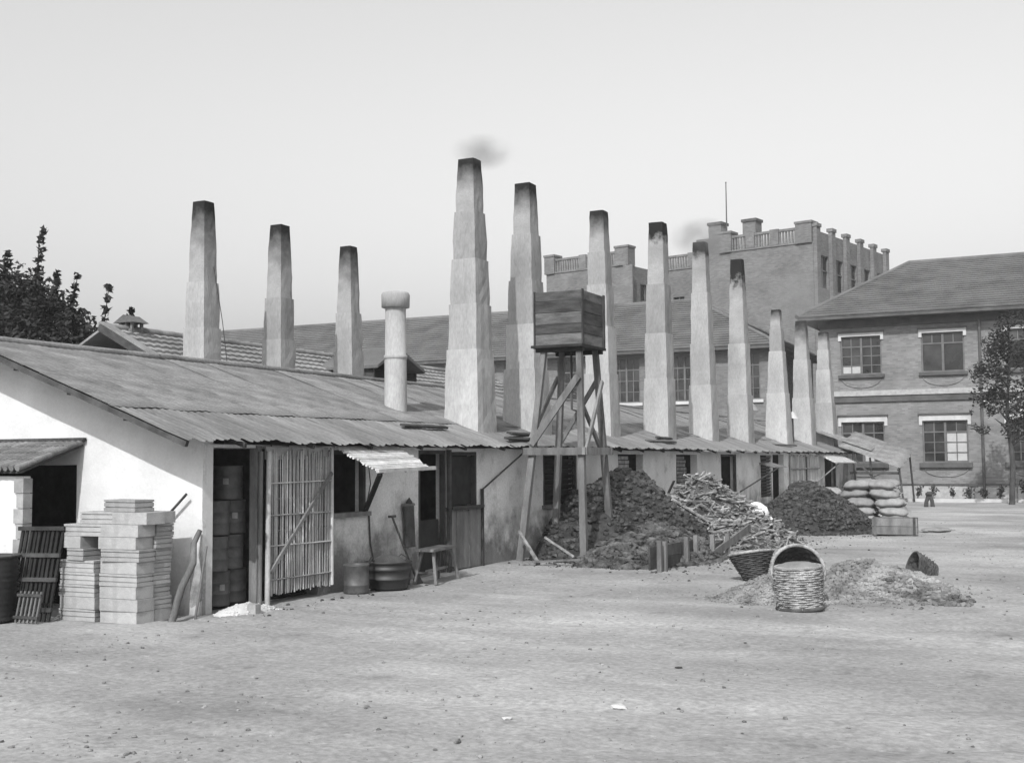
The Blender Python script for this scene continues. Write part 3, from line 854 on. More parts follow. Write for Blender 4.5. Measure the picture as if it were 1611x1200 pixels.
# ------------------------------------------------------------------ heaps
def heap_fn(cx, cy, rx, ry, h, rot, p, seed, rough):
    cr, sr = math.cos(-rot), math.sin(-rot)
    def f(x, y):
        dx, dy = x - cx, y - cy
        a, b = (dx * cr - dy * sr) / rx, (dx * sr + dy * cr) / ry
        th = math.atan2(b, a)
        r = math.hypot(a, b) / (1 + 0.18 * noise.noise((math.cos(th) * 1.4, math.sin(th) * 1.4, seed)))
        if r >= 1: return -0.03
        q = Vector((x, y, seed))
        z = h * (1 - r) ** p * (1 + 0.35 * noise.noise(q * 1.1))
        return z + rough * min(1, (1 - r) * 4) * (noise.noise(q * 3.0) + 0.5 * noise.noise(q * 8.0)) - 0.03 + 0.02
    return f
def heap(name, label, cat, cx, cy, rx, ry, h, rot=0, p=1.0, seed=0, rough=0.05, m='coal', lumps=600, lr=(0.02, 0.06), clampx=None, lm=None, res=46, squash=(1, 1, 0.75)):
    f = heap_fn(cx, cy, rx, ry, h, rot, p, seed, rough)
    t = thing(name, label, cat, (cx, cy, 0))
    vs_, fs = [], []
    n, rings = res * 2, res
    for i in range(rings + 1):
        for k in range(n):
            a = 2 * math.pi * k / n
            r = 1.25 * i / rings
            u, v_ = r * rx * math.cos(a), r * ry * math.sin(a)
            x = cx + u * math.cos(rot) - v_ * math.sin(rot)
            y = cy + u * math.sin(rot) + v_ * math.cos(rot)
            if clampx is not None: x = max(x, clampx)
            vs_.append((x - cx, y - cy, f(x, y)))
    for i in range(rings):
        for k in range(n):
            k2 = (k + 1) % n
            fs.append((i * n + k, (i + 1) * n + k, (i + 1) * n + k2, i * n + k2))
    mb = MB(); mb.add(vs_, fs)
    mb.build('heap', m, t)
    rd = random.Random(seed + 5)
    mb = MB()
    for i in range(lumps):
        a, r = rd.uniform(0, 6.28), 1.12 * rd.random() ** 0.6
        u, v_ = r * rx * math.cos(a), r * ry * math.sin(a)
        x = cx + u * math.cos(rot) - v_ * math.sin(rot)
        y = cy + u * math.sin(rot) + v_ * math.cos(rot)
        if clampx is not None and x < clampx + 0.05: continue
        s = lr[0] + (lr[1] - lr[0]) * rd.random() ** 2
        z = max(f(x, y), ground_z(x, y))
        mb.add([v + Vector((x - cx, y - cy, z + s * 0.15)) for v in lump_verts(s, rd, squash)], ICO)
    kind(mb.build('lumps', lm or m, t), 'stuff')
    return f
hc = heap('coal_heap', 'large black coal heap piled against the shed wall under the water tower', 'coal heap', -8.75, 22.7, 1.80, 2.9, 1.72, 0.0, 0.85, 3.1, 0.10, 'coal', 4200, (0.025, 0.10), -9.44, 'coal_lump')
hd = heap('cinder_heap', 'grey cinder and rubble heap spilling between coal heap and plank fence', 'cinder heap', -7.5, 20.9, 1.2, 2.1, 0.66, 0.1, 0.8, 8.4, 0.09, 'cinder', 4800, (0.02, 0.10), lm='rubble')
he = heap('coal_heap', 'low rounded coal heap in front of the filled sacks', 'coal heap', -6.75, 31.0, 1.65, 2.4, 1.14, 0.1, 0.62, 5.7, 0.08, 'coal', 3600, (0.025, 0.10), lm='coal_lump')
hf = heap('ash_heap', 'low grey ash heap beside the upturned basket', 'ash heap', -3.85, 15.2, 0.75, 0.55, 0.33, 0.3, 0.8, 1.7, 0.03, 'ash', 2200, (0.006, 0.035))
hg = heap('ash_heap', 'wide pale ash spread between the tipped baskets in the open yard', 'ash heap', -2.95, 17.3, 0.95, 1.45, 0.34, 0.35, 0.9, 4.2, 0.06, 'ash', 4200, (0.008, 0.055))
hh = heap('cinder_heap', 'dark cinders trailing in front of the far tipped basket', 'cinder heap', -2.55, 16.9, 1.55, 0.5, 0.24, -1.0, 0.9, 6.6, 0.08, 'ash', 2200, (0.01, 0.06), lm='ash_dark')
hi = heap('lime_heap', 'small pale lime heap at the drum bay threshold', 'lime heap', -9.22, 11.62, 0.22, 0.5, 0.12, 0.0, 0.6, 2.2, 0.01, 'stone', 160, (0.005, 0.02))
tag(MB().box(-0.06, 0.06, -0.05, 0.05, -0.01, 0.11).build('loose_brick', 'block'), 'loose half brick lying by the lime heap', 'brick').location = (-9.02, 11.5, 0)

# coal and cinders trodden into the yard round the heaps
def spill(name, label, spots, m, seed):
    rd = random.Random(seed)
    mb = MB()
    for (cx, cy, sx, sy, n) in spots:
        for i in range(n):
            x, y = rd.gauss(cx, sx), rd.gauss(cy, sy)
            if x < -9.3: continue
            r = 0.005 + 0.026 * rd.random() ** 5
            mb.add([v + Vector((x, y, ground_z(x, y) + r * 0.2)) for v in lump_verts(r, rd)], ICO)
    o = kind(mb.build(name, m), 'stuff'); o['label'] = label
spill('spilled_coal', 'bits of coal trodden into the yard around the heaps', [(-8.0, 19.2, 0.7, 0.5, 500), (-6.2, 20.5, 0.35, 1.4, 500), (-6.0, 25.5, 0.6, 1.2, 500), (-5.6, 29.5, 0.6, 0.9, 400), (-9.0, 13.2, 0.2, 1.2, 120)], 'coal_lump', 31)
spill('spilled_ash', 'pale cinders strewn over the yard around the baskets', [(-3.2, 15.8, 0.7, 0.6, 600), (-2.5, 17.0, 0.55, 1.0, 700), (-4.0, 15.4, 0.4, 0.4, 250)], 'ash_dark', 32)

# scrap wood pile
hw_ = heap('scrap_wood_heap', 'tangled heap of broken pale scrap wood between the two coal heaps', 'wood heap', -8.05, 25.4, 2.1, 2.5, 1.42, -0.15, 1.0, 9.3, 0.06, 'cinder', 700, (0.02, 0.06), -9.44, 'stick')
rd = random.Random(99)
variants = []
for i in range(8):
    mb = MB()
    ln = rd.uniform(0.2, 0.55)
    if i % 2: mb.beam((-ln / 2, 0, 0), (ln / 2, rd.uniform(-.04, .04), rd.uniform(-.03, .03)), rd.uniform(.04, .09), rd.uniform(.02, .045), w1=rd.uniform(.03, .08), h1=0.03)
    else: mb.tube([(-ln / 2, 0, 0), (0, rd.uniform(-.05, .05), rd.uniform(-.04, .04)), (ln / 2, 0, 0)], [rd.uniform(.02, .04), .03, .018], 6)
    me = mb.mesh('scrap_flat' if i % 2 else 'scrap_round'); me.materials.append(M['stick']); variants.append(me)
mbs = MB()
cnt = 0
while cnt < 290:
    a, r = rd.uniform(0, 6.28), rd.random() ** 0.55 * 1.02
    x, y = -7.95 + 2.0 * r * math.cos(a), 25.2 + 2.4 * r * math.sin(a)
    if x < -9.2: continue
    z = max(hw_(x, y), 0.0) + rd.uniform(0.01, 0.05)
    o = place('scrap_stick', rd.choice(variants), None, (x, y, z), (rd.uniform(-.4, .4), rd.gauss(0, 0.22), rd.uniform(0, 6.28)))
    shape = 'flat sawn' if '_flat' in o.data.name else 'round knotty'
    spot = 'on the wall side of the wood heap' if x < -8.5 else 'low on the yard side of the wood heap' if x > -7.2 else 'lying on the middle of the wood heap'
    tag(o, f'{shape} piece of scrap wood {spot}', 'scrap wood', 'pieces of scrap wood on the heap')
    cnt += 1
for i in range(1800):
    a, r = rd.uniform(0, 6.28), rd.random() ** 0.55 * 1.1
    x, y = -7.95 + 2.0 * r * math.cos(a), 25.2 + 2.4 * r * math.sin(a)
    if x < -9.2: continue
    z = max(hw_(x, y), 0.0) + rd.uniform(0.0, 0.05)
    d = Vector((rd.uniform(-1, 1), rd.uniform(-1, 1), rd.uniform(-.5, .5))).normalized() * rd.uniform(.05, .16)
    mbs.beam(Vector((x, y, z)) - d, Vector((x, y, z)) + d, rd.uniform(.015, .04), rd.uniform(.01, .025))
o = mbs.build('wood_chips', 'stick'); kind(o, 'stuff'); o['label'] = 'wood chips and splinters strewn over the scrap wood heap'
for i, (p, q_, w_, m, lab) in enumerate((
        ((-8.5, 24.4, 1.12), (-7.3, 24.0, 0.50), 0.07, 'stick', 'long pale plank lying down the scrap wood heap'),
        ((-7.8, 25.3, 0.98), (-6.8, 24.4, 0.28), 0.08, 'stick', 'pale plank sticking out low on the scrap wood heap'),
        ((-9.0, 26.2, 0.85), (-8.6, 25.7, 1.32), 0.05, 'wood', 'dark branch stub poking up at the top of scrap wood heap'),
        ((-9.2, 19.0, 0.55), (-8.7, 18.75, 0.02), 0.06, 'stick', 'slanting batten at the foot of the tower leg by the wall'),
        ((-8.95, 18.6, 0.05), (-8.0, 18.9, 0.10), 0.06, 'wood', 'flat batten on the ground between the tower feet'),
        ((-8.75, 19.1, 0.45), (-8.25, 19.2, 0.12), 0.06, 'stick', 'short white batten leaning on the front tower leg'))):
    tag(MB().beam(p, q_, w_, 0.03).build('loose_plank', m), lab, 'plank')
# cloth bundle on the wood pile
mb = MB()
mb.lathe([(0.0, -0.05), (0.20, 0.0), (0.26, 0.12), (0.22, 0.26), (0.10, 0.36), (0, 0.38)], 16, (0, 0, 0), True, 0.35)
mb.lathe([(0.0, -0.03), (0.14, 0.0), (0.16, 0.09), (0.10, 0.18), (0, 0.2)], 14, (0.28, -0.22, -0.12), True, 0.35)
o = tag(mb.build('cloth_bundle', 'cloth'), 'white cloth bundle lying on the edge of the scrap wood heap', 'bundle')
o.location = (-7.2, 27.3, 0.42)

# plank fence in front of the heaps
fn = thing('plank_fence', 'low dark plank fence with stakes retaining the heaps by the yard', 'fence', (-6.4, 18.4, 0))
for (y, h, lx) in ((0.0, 0.48, -0.02), (0.18, 0.46, 0.0), (1.25, 0.47, 0.02), (1.9, 0.46, -0.02), (2.75, 0.42, 0.02), (3.6, 0.40, 0.05)):
    MB().taper(lx, y, -0.1, h, 0.04, 0.045, 0.035, 0.04).build('stake', 'wood', fn)
for (y0, y1, z0, z1) in ((0.2, 1.2, 0.02, 0.2), (0.2, 1.22, 0.21, 0.39), (1.3, 1.88, 0.03, 0.38), (-0.35, 0.1, 0.04, 0.40)):
    MB().box(-0.085, -0.055, y0, y1, z0, z1).build('board', 'darkwood', fn)
MB().beam((0.05, 2.5, 0.05), (0.10, 5.0, 0.44), 0.04, 0.14, up=(0, 0, 1)).build('board', 'wood', fn)
MB().beam((-0.05, 2.2, 0.10), (-0.02, 3.5, 0.22), 0.035, 0.12, up=(0, 0, 1)).build('board', 'darkwood', fn)

# ------------------------------------------------------------------ sacks, crate
def make_sack(seed):
    rd = random.Random(seed)
    n, mth = 22, 14
    vs_, fs = [], []
    for i in range(mth + 1):
        u = -1 + 2 * i / mth
        pr = (1 - abs(u) ** 3.2) ** 0.55
        for k in range(n):
            a = 2 * math.pi * k / n
            y = math.cos(a) * 0.235 * pr
            z = math.sin(a) * 0.165 * pr
            if z < 0: z *= 0.7
            d = 1 + 0.16 * noise.noise((u * 2.5 + seed, math.cos(a) * 1.5, math.sin(a) * 1.5)) + 0.05 * noise.noise((u * 8 + seed, math.cos(a) * 4, math.sin(a) * 4))
            vs_.append((u * 0.40, y * d, 0.12 + z * d))
    for i in range(mth):
        for k in range(n):
            k2 = (k + 1) % n
            fs.append((i * n + k, i * n + k2, (i + 1) * n + k2, (i + 1) * n + k))
    mb = MB(); mb.add(vs_, fs, True)
    for sx in (-1, 1):
        mb.add([(sx * 0.40, 0.16, 0.13), (sx * 0.40, -0.16, 0.13), (sx * 0.45, -0.20, 0.10), (sx * 0.45, 0.20, 0.10)], [(0, 1, 2, 3)])
    me = mb.mesh('filled_sack'); me.materials.append(M['sack'])
    return me
sk = [make_sack(s) for s in (1, 2, 3, 4)]
rd = random.Random(4)
for k in range(5):
    for c in ((-5.95, -5.2) if k < 3 else (-6.1, -5.35) if k == 3 else (-6.0, -5.4)):
        for d_ in range(2):
            o = place('filled_sack', rd.choice(sk), None, (c + rd.uniform(-.06, .06), 33.6 + d_ * 0.48 + rd.uniform(-.04, .04), -0.01 + k * 0.232), (R(rd.uniform(-6, 6)), R(rd.uniform(-7, 7)), R(rd.uniform(-12, 12))))
            tag(o, 'plump pale sack in the pile behind the crate, ' + ['bottom', 'second', 'third', 'fourth', 'top'][k] + ' layer' + (', far row' if d_ else ''), 'sack', 'filled sacks piled behind the coal heap')
for i, (x, y, z) in enumerate(((-7.0, 34.6, 0), (-7.0, 34.6, 1), (-7.0, 34.6, 2), (-7.05, 34.6, 3), (-7.8, 34.7, 0), (-7.8, 34.7, 1), (-7.8, 34.7, 2), (-7.75, 34.7, 3))):
    o = place('filled_sack', rd.choice(sk), None, (x, y, -0.01 + z * 0.232), (0, R(rd.uniform(-5, 5)), R(rd.uniform(-8, 8))))
    tag(o, 'pale sack in the row behind the low coal heap, ' + ['bottom', 'second', 'third', 'top'][z] + ' layer', 'sack', 'filled sacks piled behind the coal heap')
for (x, y, z) in ((-7.1, 34.3, 0.84), (-7.9, 34.6, 0.84)):
    pass
ct = thing('wooden_crate', 'long low wooden crate with open top in front of the sacks', 'crate', (-4.45, 29.3, 0), R(6))
for i in range(2):
    MB().box(-0.5, 0.5, -0.30, -0.275, 0.02 + i * 0.19, 0.20 + i * 0.19).build('side_board', 'wood', ct)
    MB().box(-0.5, 0.5, 0.275, 0.30, 0.02 + i * 0.19, 0.20 + i * 0.19).build('side_board', 'wood', ct)
    MB().box(0.47, 0.495, -0.272, 0.272, 0.02 + i * 0.19, 0.20 + i * 0.19).build('end_board', 'darkwood', ct)
    MB().box(-0.495, -0.47, -0.272, 0.272, 0.02 + i * 0.19, 0.20 + i * 0.19).build('end_board', 'darkwood', ct)
MB().box(-0.46, 0.46, -0.27, 0.27, 0.02, 0.28).build('ash_fill', 'ash', ct)
MB().box(0.40, 0.46, -0.325, -0.302, 0.0, 0.42).build('batten', 'darkwood', ct)
MB().box(-0.46, -0.40, -0.325, -0.302, 0.0, 0.42).build('batten', 'wood', ct)
for (x, y, rz, lab) in ((-3.75, 31.0, 50, 'flattened empty sack lying on the ground right of the crate'),):
    o = tag(place('empty_sack', sk[0], None, (x, y, -0.03), (0, 0, R(rz))), lab, 'sack'); o.scale = (1.0, 1.0, 0.45)

# ------------------------------------------------------------------ baskets
def woven(prof, n, rows, amp, parity=1):
    """basket shell: profile points (r, z) resampled to rows with a woven in-and-out relief, inner wall included"""
    tot = [0]
    for a, b in zip(prof, prof[1:]): tot.append(tot[-1] + math.hypot(b[0] - a[0], b[1] - a[1]))
    def at(f):
        s = f * tot[-1]
        for i in range(len(prof) - 1):
            if s <= tot[i + 1] + 1e-9:
                t = (s - tot[i]) / (tot[i + 1] - tot[i])
                return prof[i][0] + (prof[i + 1][0] - prof[i][0]) * t, prof[i][1] + (prof[i + 1][1] - prof[i][1]) * t
        return prof[-1]
    mb = MB()
    for inner in (0, 1):
        vs_, fs = [], []
        for r in range(rows + 1):
            R_, z = at(r / rows)
            for k in range(n):
                a = 2 * math.pi * k / n
                rr = R_ + amp * (1 if ((k + 2 * (r // 2)) // 2) % 2 else -1) * (1.2 if r % 2 else 0.5) + 0.014 * noise.noise((math.cos(a) * 3, math.sin(a) * 3, z * 9 + parity)) - (0.016 if inner else 0)
                vs_.append((rr * math.cos(a), rr * math.sin(a), z))
        for r in range(rows):
            for k in range(n):
                k2 = (k + 1) % n
                q = (r * n + k, r * n + k2, (r + 1) * n + k2, (r + 1) * n + k)
                fs.append(tuple(reversed(q)) if inner else q)
        mb.add(vs_, fs)
        if True:
            R_, z = prof[0]
            mb.add([((R_ - 0.01 - 0.016 * inner) * math.cos(2 * math.pi * k / n), (R_ - 0.01 - 0.016 * inner) * math.sin(2 * math.pi * k / n), z + 0.02 * inner) for k in range(n)],
                   [tuple(range(n)) if inner else tuple(reversed(range(n)))])
    return mb
def ring(r, z, th, n=36, m='wicker', parent=None, name='rim'):
    pts = [(r * math.cos(2 * math.pi * k / n), r * math.sin(2 * math.pi * k / n), z) for k in range(n + 1)]
    return MB().tube(pts, th, 7, False).build(name, m, parent)
def basket(label, loc, rot, prof, m='wicker', rows=16, n=56, fill=None, amp=0.006, wm=None):
    t = thing('wicker_basket', label, 'basket', loc, 0, 'wicker baskets in the yard')
    t.rotation_euler = rot
    woven(prof, n, rows, amp).build('basket_wall', m, t)
    ring(prof[-1][0], prof[-1][1], 0.018, m=m, parent=t)
    rd = random.Random(int(loc[1] * 100))
    zs = [p_[1] for p_ in prof]
    mb = MB()
    nr, ns = max(9, int((zs[-1] - zs[0]) / 0.026)), 18
    def rad_at(z):
        for (r0, z0), (r1, z1) in zip(prof, prof[1:]):
            if z0 <= z <= z1: return r0 + (r1 - r0) * (z - z0) / (z1 - z0)
        return prof[-1][0]
    for i in range(nr):            # raised weavers going in front of and behind the stakes
        z = zs[0] + (zs[-1] - zs[0]) * (i + 0.5) / nr
        pts = []
        for k in range(ns * 3 + 1):
            a = 2 * math.pi * k / (ns * 3)
            rr = rad_at(z) + 0.006 + 0.009 * math.sin(a * ns / 2 + math.pi * i) + 0.006 * noise.noise((a * 2, i * 3.1, loc[0]))
            if k == ns * 3: pts.append(pts[0]); continue
            pts.append((rr * math.cos(a), rr * math.sin(a), z + 0.008 * noise.noise((a * 1.5, i * 1.7, loc[1]))))
        mb.tube(pts, 0.0095 * rd.uniform(0.7, 1.2), 5, False)
    for k in range(26):            # frayed cane ends
        a = rd.uniform(0, 6.28); z = rd.uniform(zs[0] + 0.05, zs[-1])
        p = Vector((rad_at(z) * math.cos(a), rad_at(z) * math.sin(a), z)) * 1.0
        mb.tube([p, p + Vector((math.cos(a) * 0.05, math.sin(a) * 0.05, rd.uniform(-.05, .05)))], [0.005, 0.002], 4)
    kind(mb.build('weavers', wm or m, t), 'stuff')
    ring(prof[0][0] + 0.004, prof[0][1] + 0.012, 0.016, m=m, parent=t, name='base_ring')
    return t
# front basket: upright, lashed, with a sackcloth bundle on top
b1 = basket('upright pale wicker basket with sackcloth filling standing before the tipped basket', (-3.28, 14.35, 0.0), (R(2), R(-2), 0),
            [(0.245, 0.0), (0.25, 0.05), (0.27, 0.25), (0.285, 0.42), (0.262, 0.50)], 'wicker', 30, 84, amp=0.0015, wm='wicker')
MB().lathe([(0.255, 0.47), (0.245, 0.51), (0.15, 0.545), (0.0, 0.55)], 26, (0, 0, 0), True, 0.06).build('sackcloth_fill', 'sack', b1)
ring(0.262, 0.02, 0.026, m='wicker_dark', parent=b1, name='foot_ring')
ring(0.262, 0.495, 0.022, m='sack', parent=b1, name='rolled_rim')
# behind it a round basket tipped towards the camera, its dark mouth showing
b2 = basket('round basket tipped over with its dark mouth open, behind the upright basket', (-3.56, 15.25, 0.25), (R(70), 0, R(20)),
            [(0.17, 0.0), (0.22, 0.05), (0.26, 0.22), (0.295, 0.40), (0.31, 0.46)], 'wicker_dark', 14, 52)
ring(0.315, 0.465, 0.024, m='wicker', parent=b2, name='rim_binding')
b3 = basket('dark conical carrying basket leaning behind the two baskets', (-4.62, 17.4, 0.0), (R(-6), R(-10), 0),
            [(0.13, 0.0), (0.19, 0.12), (0.26, 0.27), (0.32, 0.40)], 'wicker_dark', 12, 44)
ring(0.325, 0.405, 0.022, m='wicker', parent=b3, name='rim_binding')
MB().lathe([(0.29, 0.35), (0.17, 0.41), (0.0, 0.44)], 20, (0, 0, 0), True, 0.2).build('ash_fill', 'ash', b3)
b4 = basket('grey basket tipped on its side at the far end of the ash spread', (-2.5, 19.5, 0.02), (R(74), 0, R(-62)),
            [(0.14, -0.1), (0.20, 0.04), (0.24, 0.18), (0.255, 0.24)], 'wicker_dark', 12, 44)

# ------------------------------------------------------------------ bench, tubs and tools along the front wall
bn = thing('wooden_bench', 'rough wooden bench with splayed legs standing by the shed door', 'bench', (-8.98, 15.75, 0), R(8))
MB().box(-0.14, 0.14, -0.48, 0.48, 0.455, 0.495).build('seat', 'wood', bn)
for sx in (-1, 1):
    for sy in (-1, 1):
        MB().beam((sx * 0.17, sy * 0.46, -0.02), (sx * 0.09, sy * 0.36, 0.455), 0.045, 0.04).build('leg', 'wood', bn)
for sy in (-1, 1):
    MB().beam((-0.14, sy * 0.425, 0.15), (0.14, sy * 0.425, 0.15), 0.035, 0.03).build('stretcher', 'darkwood', bn)
MB().beam((0, -0.42, 0.17), (0, 0.42, 0.17), 0.03, 0.035).build('stretcher', 'wood', bn)

def tub(name, label, cat, loc, prof, m='iron', handle=True, n=26, staves=False):
    t = thing(name, label, cat, loc)
    MB().lathe(prof, n).build('shell', m, t)
    return t
t = tub('milk_churn', 'dark round metal barrel standing right of the bamboo gate', 'barrel', (-9.15, 13.85, 0),
        [(0, 0), (0.17, 0), (0.175, 0.02), (0.172, 0.1), (0.18, 0.11), (0.172, 0.12), (0.172, 0.36), (0.18, 0.375), (0.165, 0.39), (0.15, 0.38), (0.15, 0.30), (0, 0.30)], 'drum')
MB().tube([(0.05, 0.18, 0.34), (0.05, 0.30, 0.44), (0.05, 0.36, 0.40)], 0.02, 7).build('handle', 'iron', t)
t = tub('wash_tub', 'wide dark metal washtub with banded rim beside the barrel', 'tub', (-9.08, 14.55, 0),
        [(0, 0), (0.27, 0), (0.275, 0.01), (0.285, 0.12), (0.30, 0.125), (0.30, 0.15), (0.288, 0.155), (0.305, 0.25), (0.32, 0.255), (0.32, 0.29), (0.31, 0.295), (0.318, 0.35), (0.335, 0.355), (0.335, 0.375), (0.31, 0.375), (0.30, 0.28), (0, 0.26)], 'iron')
MB().lathe([(0.28, 0.30), (0.18, 0.42), (0.1, 0.46), (0, 0.47)], 18, (0, 0, 0), True, 0.3).build('wet_sacking', 'cinder', t)
t = thing('bucket', 'small dark bucket between the washtub and the bench', 'bucket', (-9.2, 15.1, 0))
MB().lathe([(0, 0), (0.12, 0), (0.155, 0.27), (0.162, 0.28), (0.15, 0.28), (0.12, 0.03), (0, 0.03)], 20).build('shell', 'iron', t)
MB().tube([(0, -0.155, 0.27), (0, -0.13, 0.38), (0, 0, 0.43), (0, 0.13, 0.38), (0, 0.155, 0.27)], 0.007, 6).build('handle', 'iron', t)

sv = thing('shovel', 'long-handled shovel leaning upside up on the wall by the bench', 'shovel', (-9.3, 15.3, 0))
MB().tube([(0.16, 0.14, 0.02), (-0.10, -0.13, 0.96)], 0.016, 8).build('shaft', 'darkwood', sv)
MB().tube([(-0.10, -0.22, 0.965), (-0.10, -0.04, 0.965)], 0.019, 8).build('grip', 'darkwood', sv)
MB().beam((0.15, 0.12, 0.08), (0.22, 0.19, -0.12), 0.20, 0.012, up=(1, 0, 0.3)).build('blade', 'iron', sv)
pb = thing('leaning_board', 'dark board with a peg top leaning on the wall above the bench', 'board', (-9.47, 15.72, 0.5))
MB().hexa([(0.0, -0.10, -0.02), (0.06, -0.10, -0.02), (0.06, 0.14, -0.02), (0.0, 0.14, -0.02),
           (0.0, -0.14, 0.62), (0.04, -0.14, 0.62), (0.04, 0.12, 0.64), (0.0, 0.12, 0.64)]).build('plank', 'darkwood', pb)
MB().lathe([(0.05, 0.0), (0.05, 0.03), (0.02, 0.07), (0.0, 0.10)], 10, (0.03, 0.0, 0.63)).build('peg', 'darkwood', pb)
MB().box(-0.01, 0.055, -0.15, 0.13, 0.60, 0.635).build('cap_strip', 'wood', pb)

# far end of the shed: bamboo screen, awning, lean-to
sc = thing('bamboo_screen', 'pale bamboo screen panel fixed on the far shed wall', 'screen', (-9.44, 40.3, 0))
cane_panel(sc, 0.0, 4.3, 0.12, 1.88, 44, 'bamboo', 0.0, 0.03, 0.05, (0.35, 1.0, 1.45))
MB().tube([(0.05, 2.2, 0.1), (0.05, 2.2, 1.86)], 0.03, 6).build('post', 'darkwood', sc)
a2 = thing('far_window_awning', 'pale propped flap awning over the small window near the shed end', 'awning', (-9.5, 46.0, 1.9))
awning(a2, (0.03, -1.2, 0.06), (0.75, -1.35, -0.28), (0.03, 2.6, 0.04), (0.75, 2.5, -0.30), 12, 'awning', 0.034, 0.06)
MB().tube([(0.74, -1.0, -0.3), (0.03, -2.0, -1.05)], 0.025, 6).build('prop', 'wood', a2)
a3 = thing('hatch_awning', 'thin plank flap propped on a pole before the far black doorway', 'awning', (-9.5, 37.0, 1.55))
MB().beam((0.05, -0.2, 0.12), (0.75, -0.9, -0.02), 0.5, 0.025).build('flap', 'wood', a3)
MB().tube([(0.7, -0.9, -0.03), (0.05, -3.2, -0.75)], 0.022, 6).build('prop', 'darkwood', a3)
lt = thing('lean_to', 'open lean-to with a thin sheet roof on poles at the shed end', 'lean-to', (-9.3, 48.6, 0))
ls = sheet(0.91, 2.5, amp=0.012, rd=random.Random(3)); ls.materials.append(M['roof'])
for k in range(4):
    place('roof_sheet', ls, lt, (2.15, 0.1 + k * 0.86, 1.40 + 0.006 * (k % 2) + 0.16 * k), (R(10.5), R(21.0), R(rd.uniform(-1, 1))))
place('roof_sheet', ls, lt, (0.95, 0.9, 2.08), (R(10), R(20.0), R(4)))
for (x, y) in ((2.1, 0.3), (1.0, 0.35), (0.35, 0.3)):
    MB().tube([(x + 0.12, y, -0.05), (x - 0.02, y, 1.40 + (2.1 - x) * 0.38)], 0.04, 7).build('pole', 'darkwood', lt)
MB().beam((0.2, 0.32, 1.22), (2.1, 0.32, 1.20), 0.05, 0.10).build('rail', 'darkwood', lt)
MB().tube([(2.22, 3.2, -0.05), (2.08, 3.2, 1.95)], 0.04, 7).build('pole', 'darkwood', lt)
MB().beam((2.08, 0.0, 1.33), (2.08, 3.5, 1.98), 0.06, 0.07).build('rail', 'darkwood', lt)
MB().beam((0.4, 0.36, 1.75), (1.5, 0.36, 0.6), 0.05, 0.07).build('brace', 'darkwood', lt)

# ------------------------------------------------------------------ tiled roof house behind the ridge
th = thing('tiled_outhouse', 'low house with pale ridged tile roof behind the shed ridge', 'house', (-20.0, 20.0, 0))
RZ, EZ, EX = 4.78, 3.22, 3.0
LENT = 19.0
for i in range(11):
    f0, f1 = i / 11, (i + 1.12) / 11
    mb = MB()
    n = int(LENT / 0.06)
    vs_, fs = [], []
    for k in range(n + 1):
        y = LENT * k / n
        wv = 0.030 * abs(math.sin(math.pi * y / 0.26)) + 0.012 * noise.noise((y * 0.7, i, 0))
        vs_.append((EX * f0, y, RZ - (RZ - EZ) * f0 + wv + 0.01))
        vs_.append((EX * f1, y, RZ - (RZ - EZ) * f1 + wv + 0.075))
        vs_.append((EX * f1 + 0.0, y, RZ - (RZ - EZ) * f1 + 0.0))
    for k in range(n):
        a = k * 3
        fs += [(a, a + 1, a + 4, a + 3), (a + 1, a + 2, a + 5, a + 4)]
    mb.add(vs_, fs)
    mb.build('tile_course', 'pantile', th)
MB().hexa([(-EX, 0, EZ - .06), (0, 0, RZ - .06), (0, LENT, RZ - .06), (-EX, LENT, EZ - .06), (-EX, 0, EZ), (0, 0, RZ), (0, LENT, RZ), (-EX, LENT, EZ)]).build('rear_roof', 'pantile', th)
for k in range(40):
    MB().tube([(0, k * 0.475, RZ + 0.05), (0, k * 0.475 + 0.49, RZ + 0.06)], 0.085, 8).build('ridge_tile', 'pantile', th)
wall((EX - 0.3, 0.3, 0), (-1, 0, 0), 2 * EX - 0.6, -0.05, 3.2, (0, -1, 0), 0.2, [], None, 0, lambda s: max(0.02, (RZ - EZ) * (1 - abs(s - EX + 0.3) / EX) - 0.12)).build('gable_wall', 'trim', th)
MB().box(EX - 0.5, EX - 0.3, 0.52, LENT - 0.3, -0.05, EZ + 0.1).build('front_wall', 'trim', th)
MB().beam((0, -0.03, RZ + 0.02), (EX, -0.03, EZ + 0.02), 0.06, 0.16).build('verge_board', 'darkwood', th)
MB().beam((0, 0.10, RZ + 0.13), (EX, 0.10, EZ + 0.13), 0.22, 0.06).build('verge_tiles', 'pantile', th)
cu = thing('roof_ventilator', 'little brick ventilator with gabled cap on the tiled roof ridge', 'ventilator', (-20.0, 20.95, 4.5))
MB().box(-0.20, 0.20, -0.18, 0.18, 0.0, 0.33).build('base', 'shedbrick', cu)
for x, y in ((-0.17, -0.15), (0.17, -0.15), (-0.17, 0.15), (0.17, 0.15), (0, -0.15), (0, 0.15)):
    MB().box(x - 0.03, x + 0.03, y - 0.03, y + 0.03, 0.332, 0.48).build('pier', 'shedbrick', cu)
MB().add([(-0.30, -0.26, 0.48), (0.30, -0.26, 0.48), (0.30, 0.26, 0.48), (-0.30, 0.26, 0.48), (0, -0.26, 0.66), (0, 0.26, 0.66)],
         [(0, 1, 2, 3), (0, 4, 1), (2, 5, 3), (1, 4, 5, 2), (3, 5, 4, 0)]).build('cap', 'tile', cu)
dm = thing('dormer', 'dark open gabled dormer in front of the pale tiled roof', 'dormer', (-17.6, 27.3, 3.0), 0)
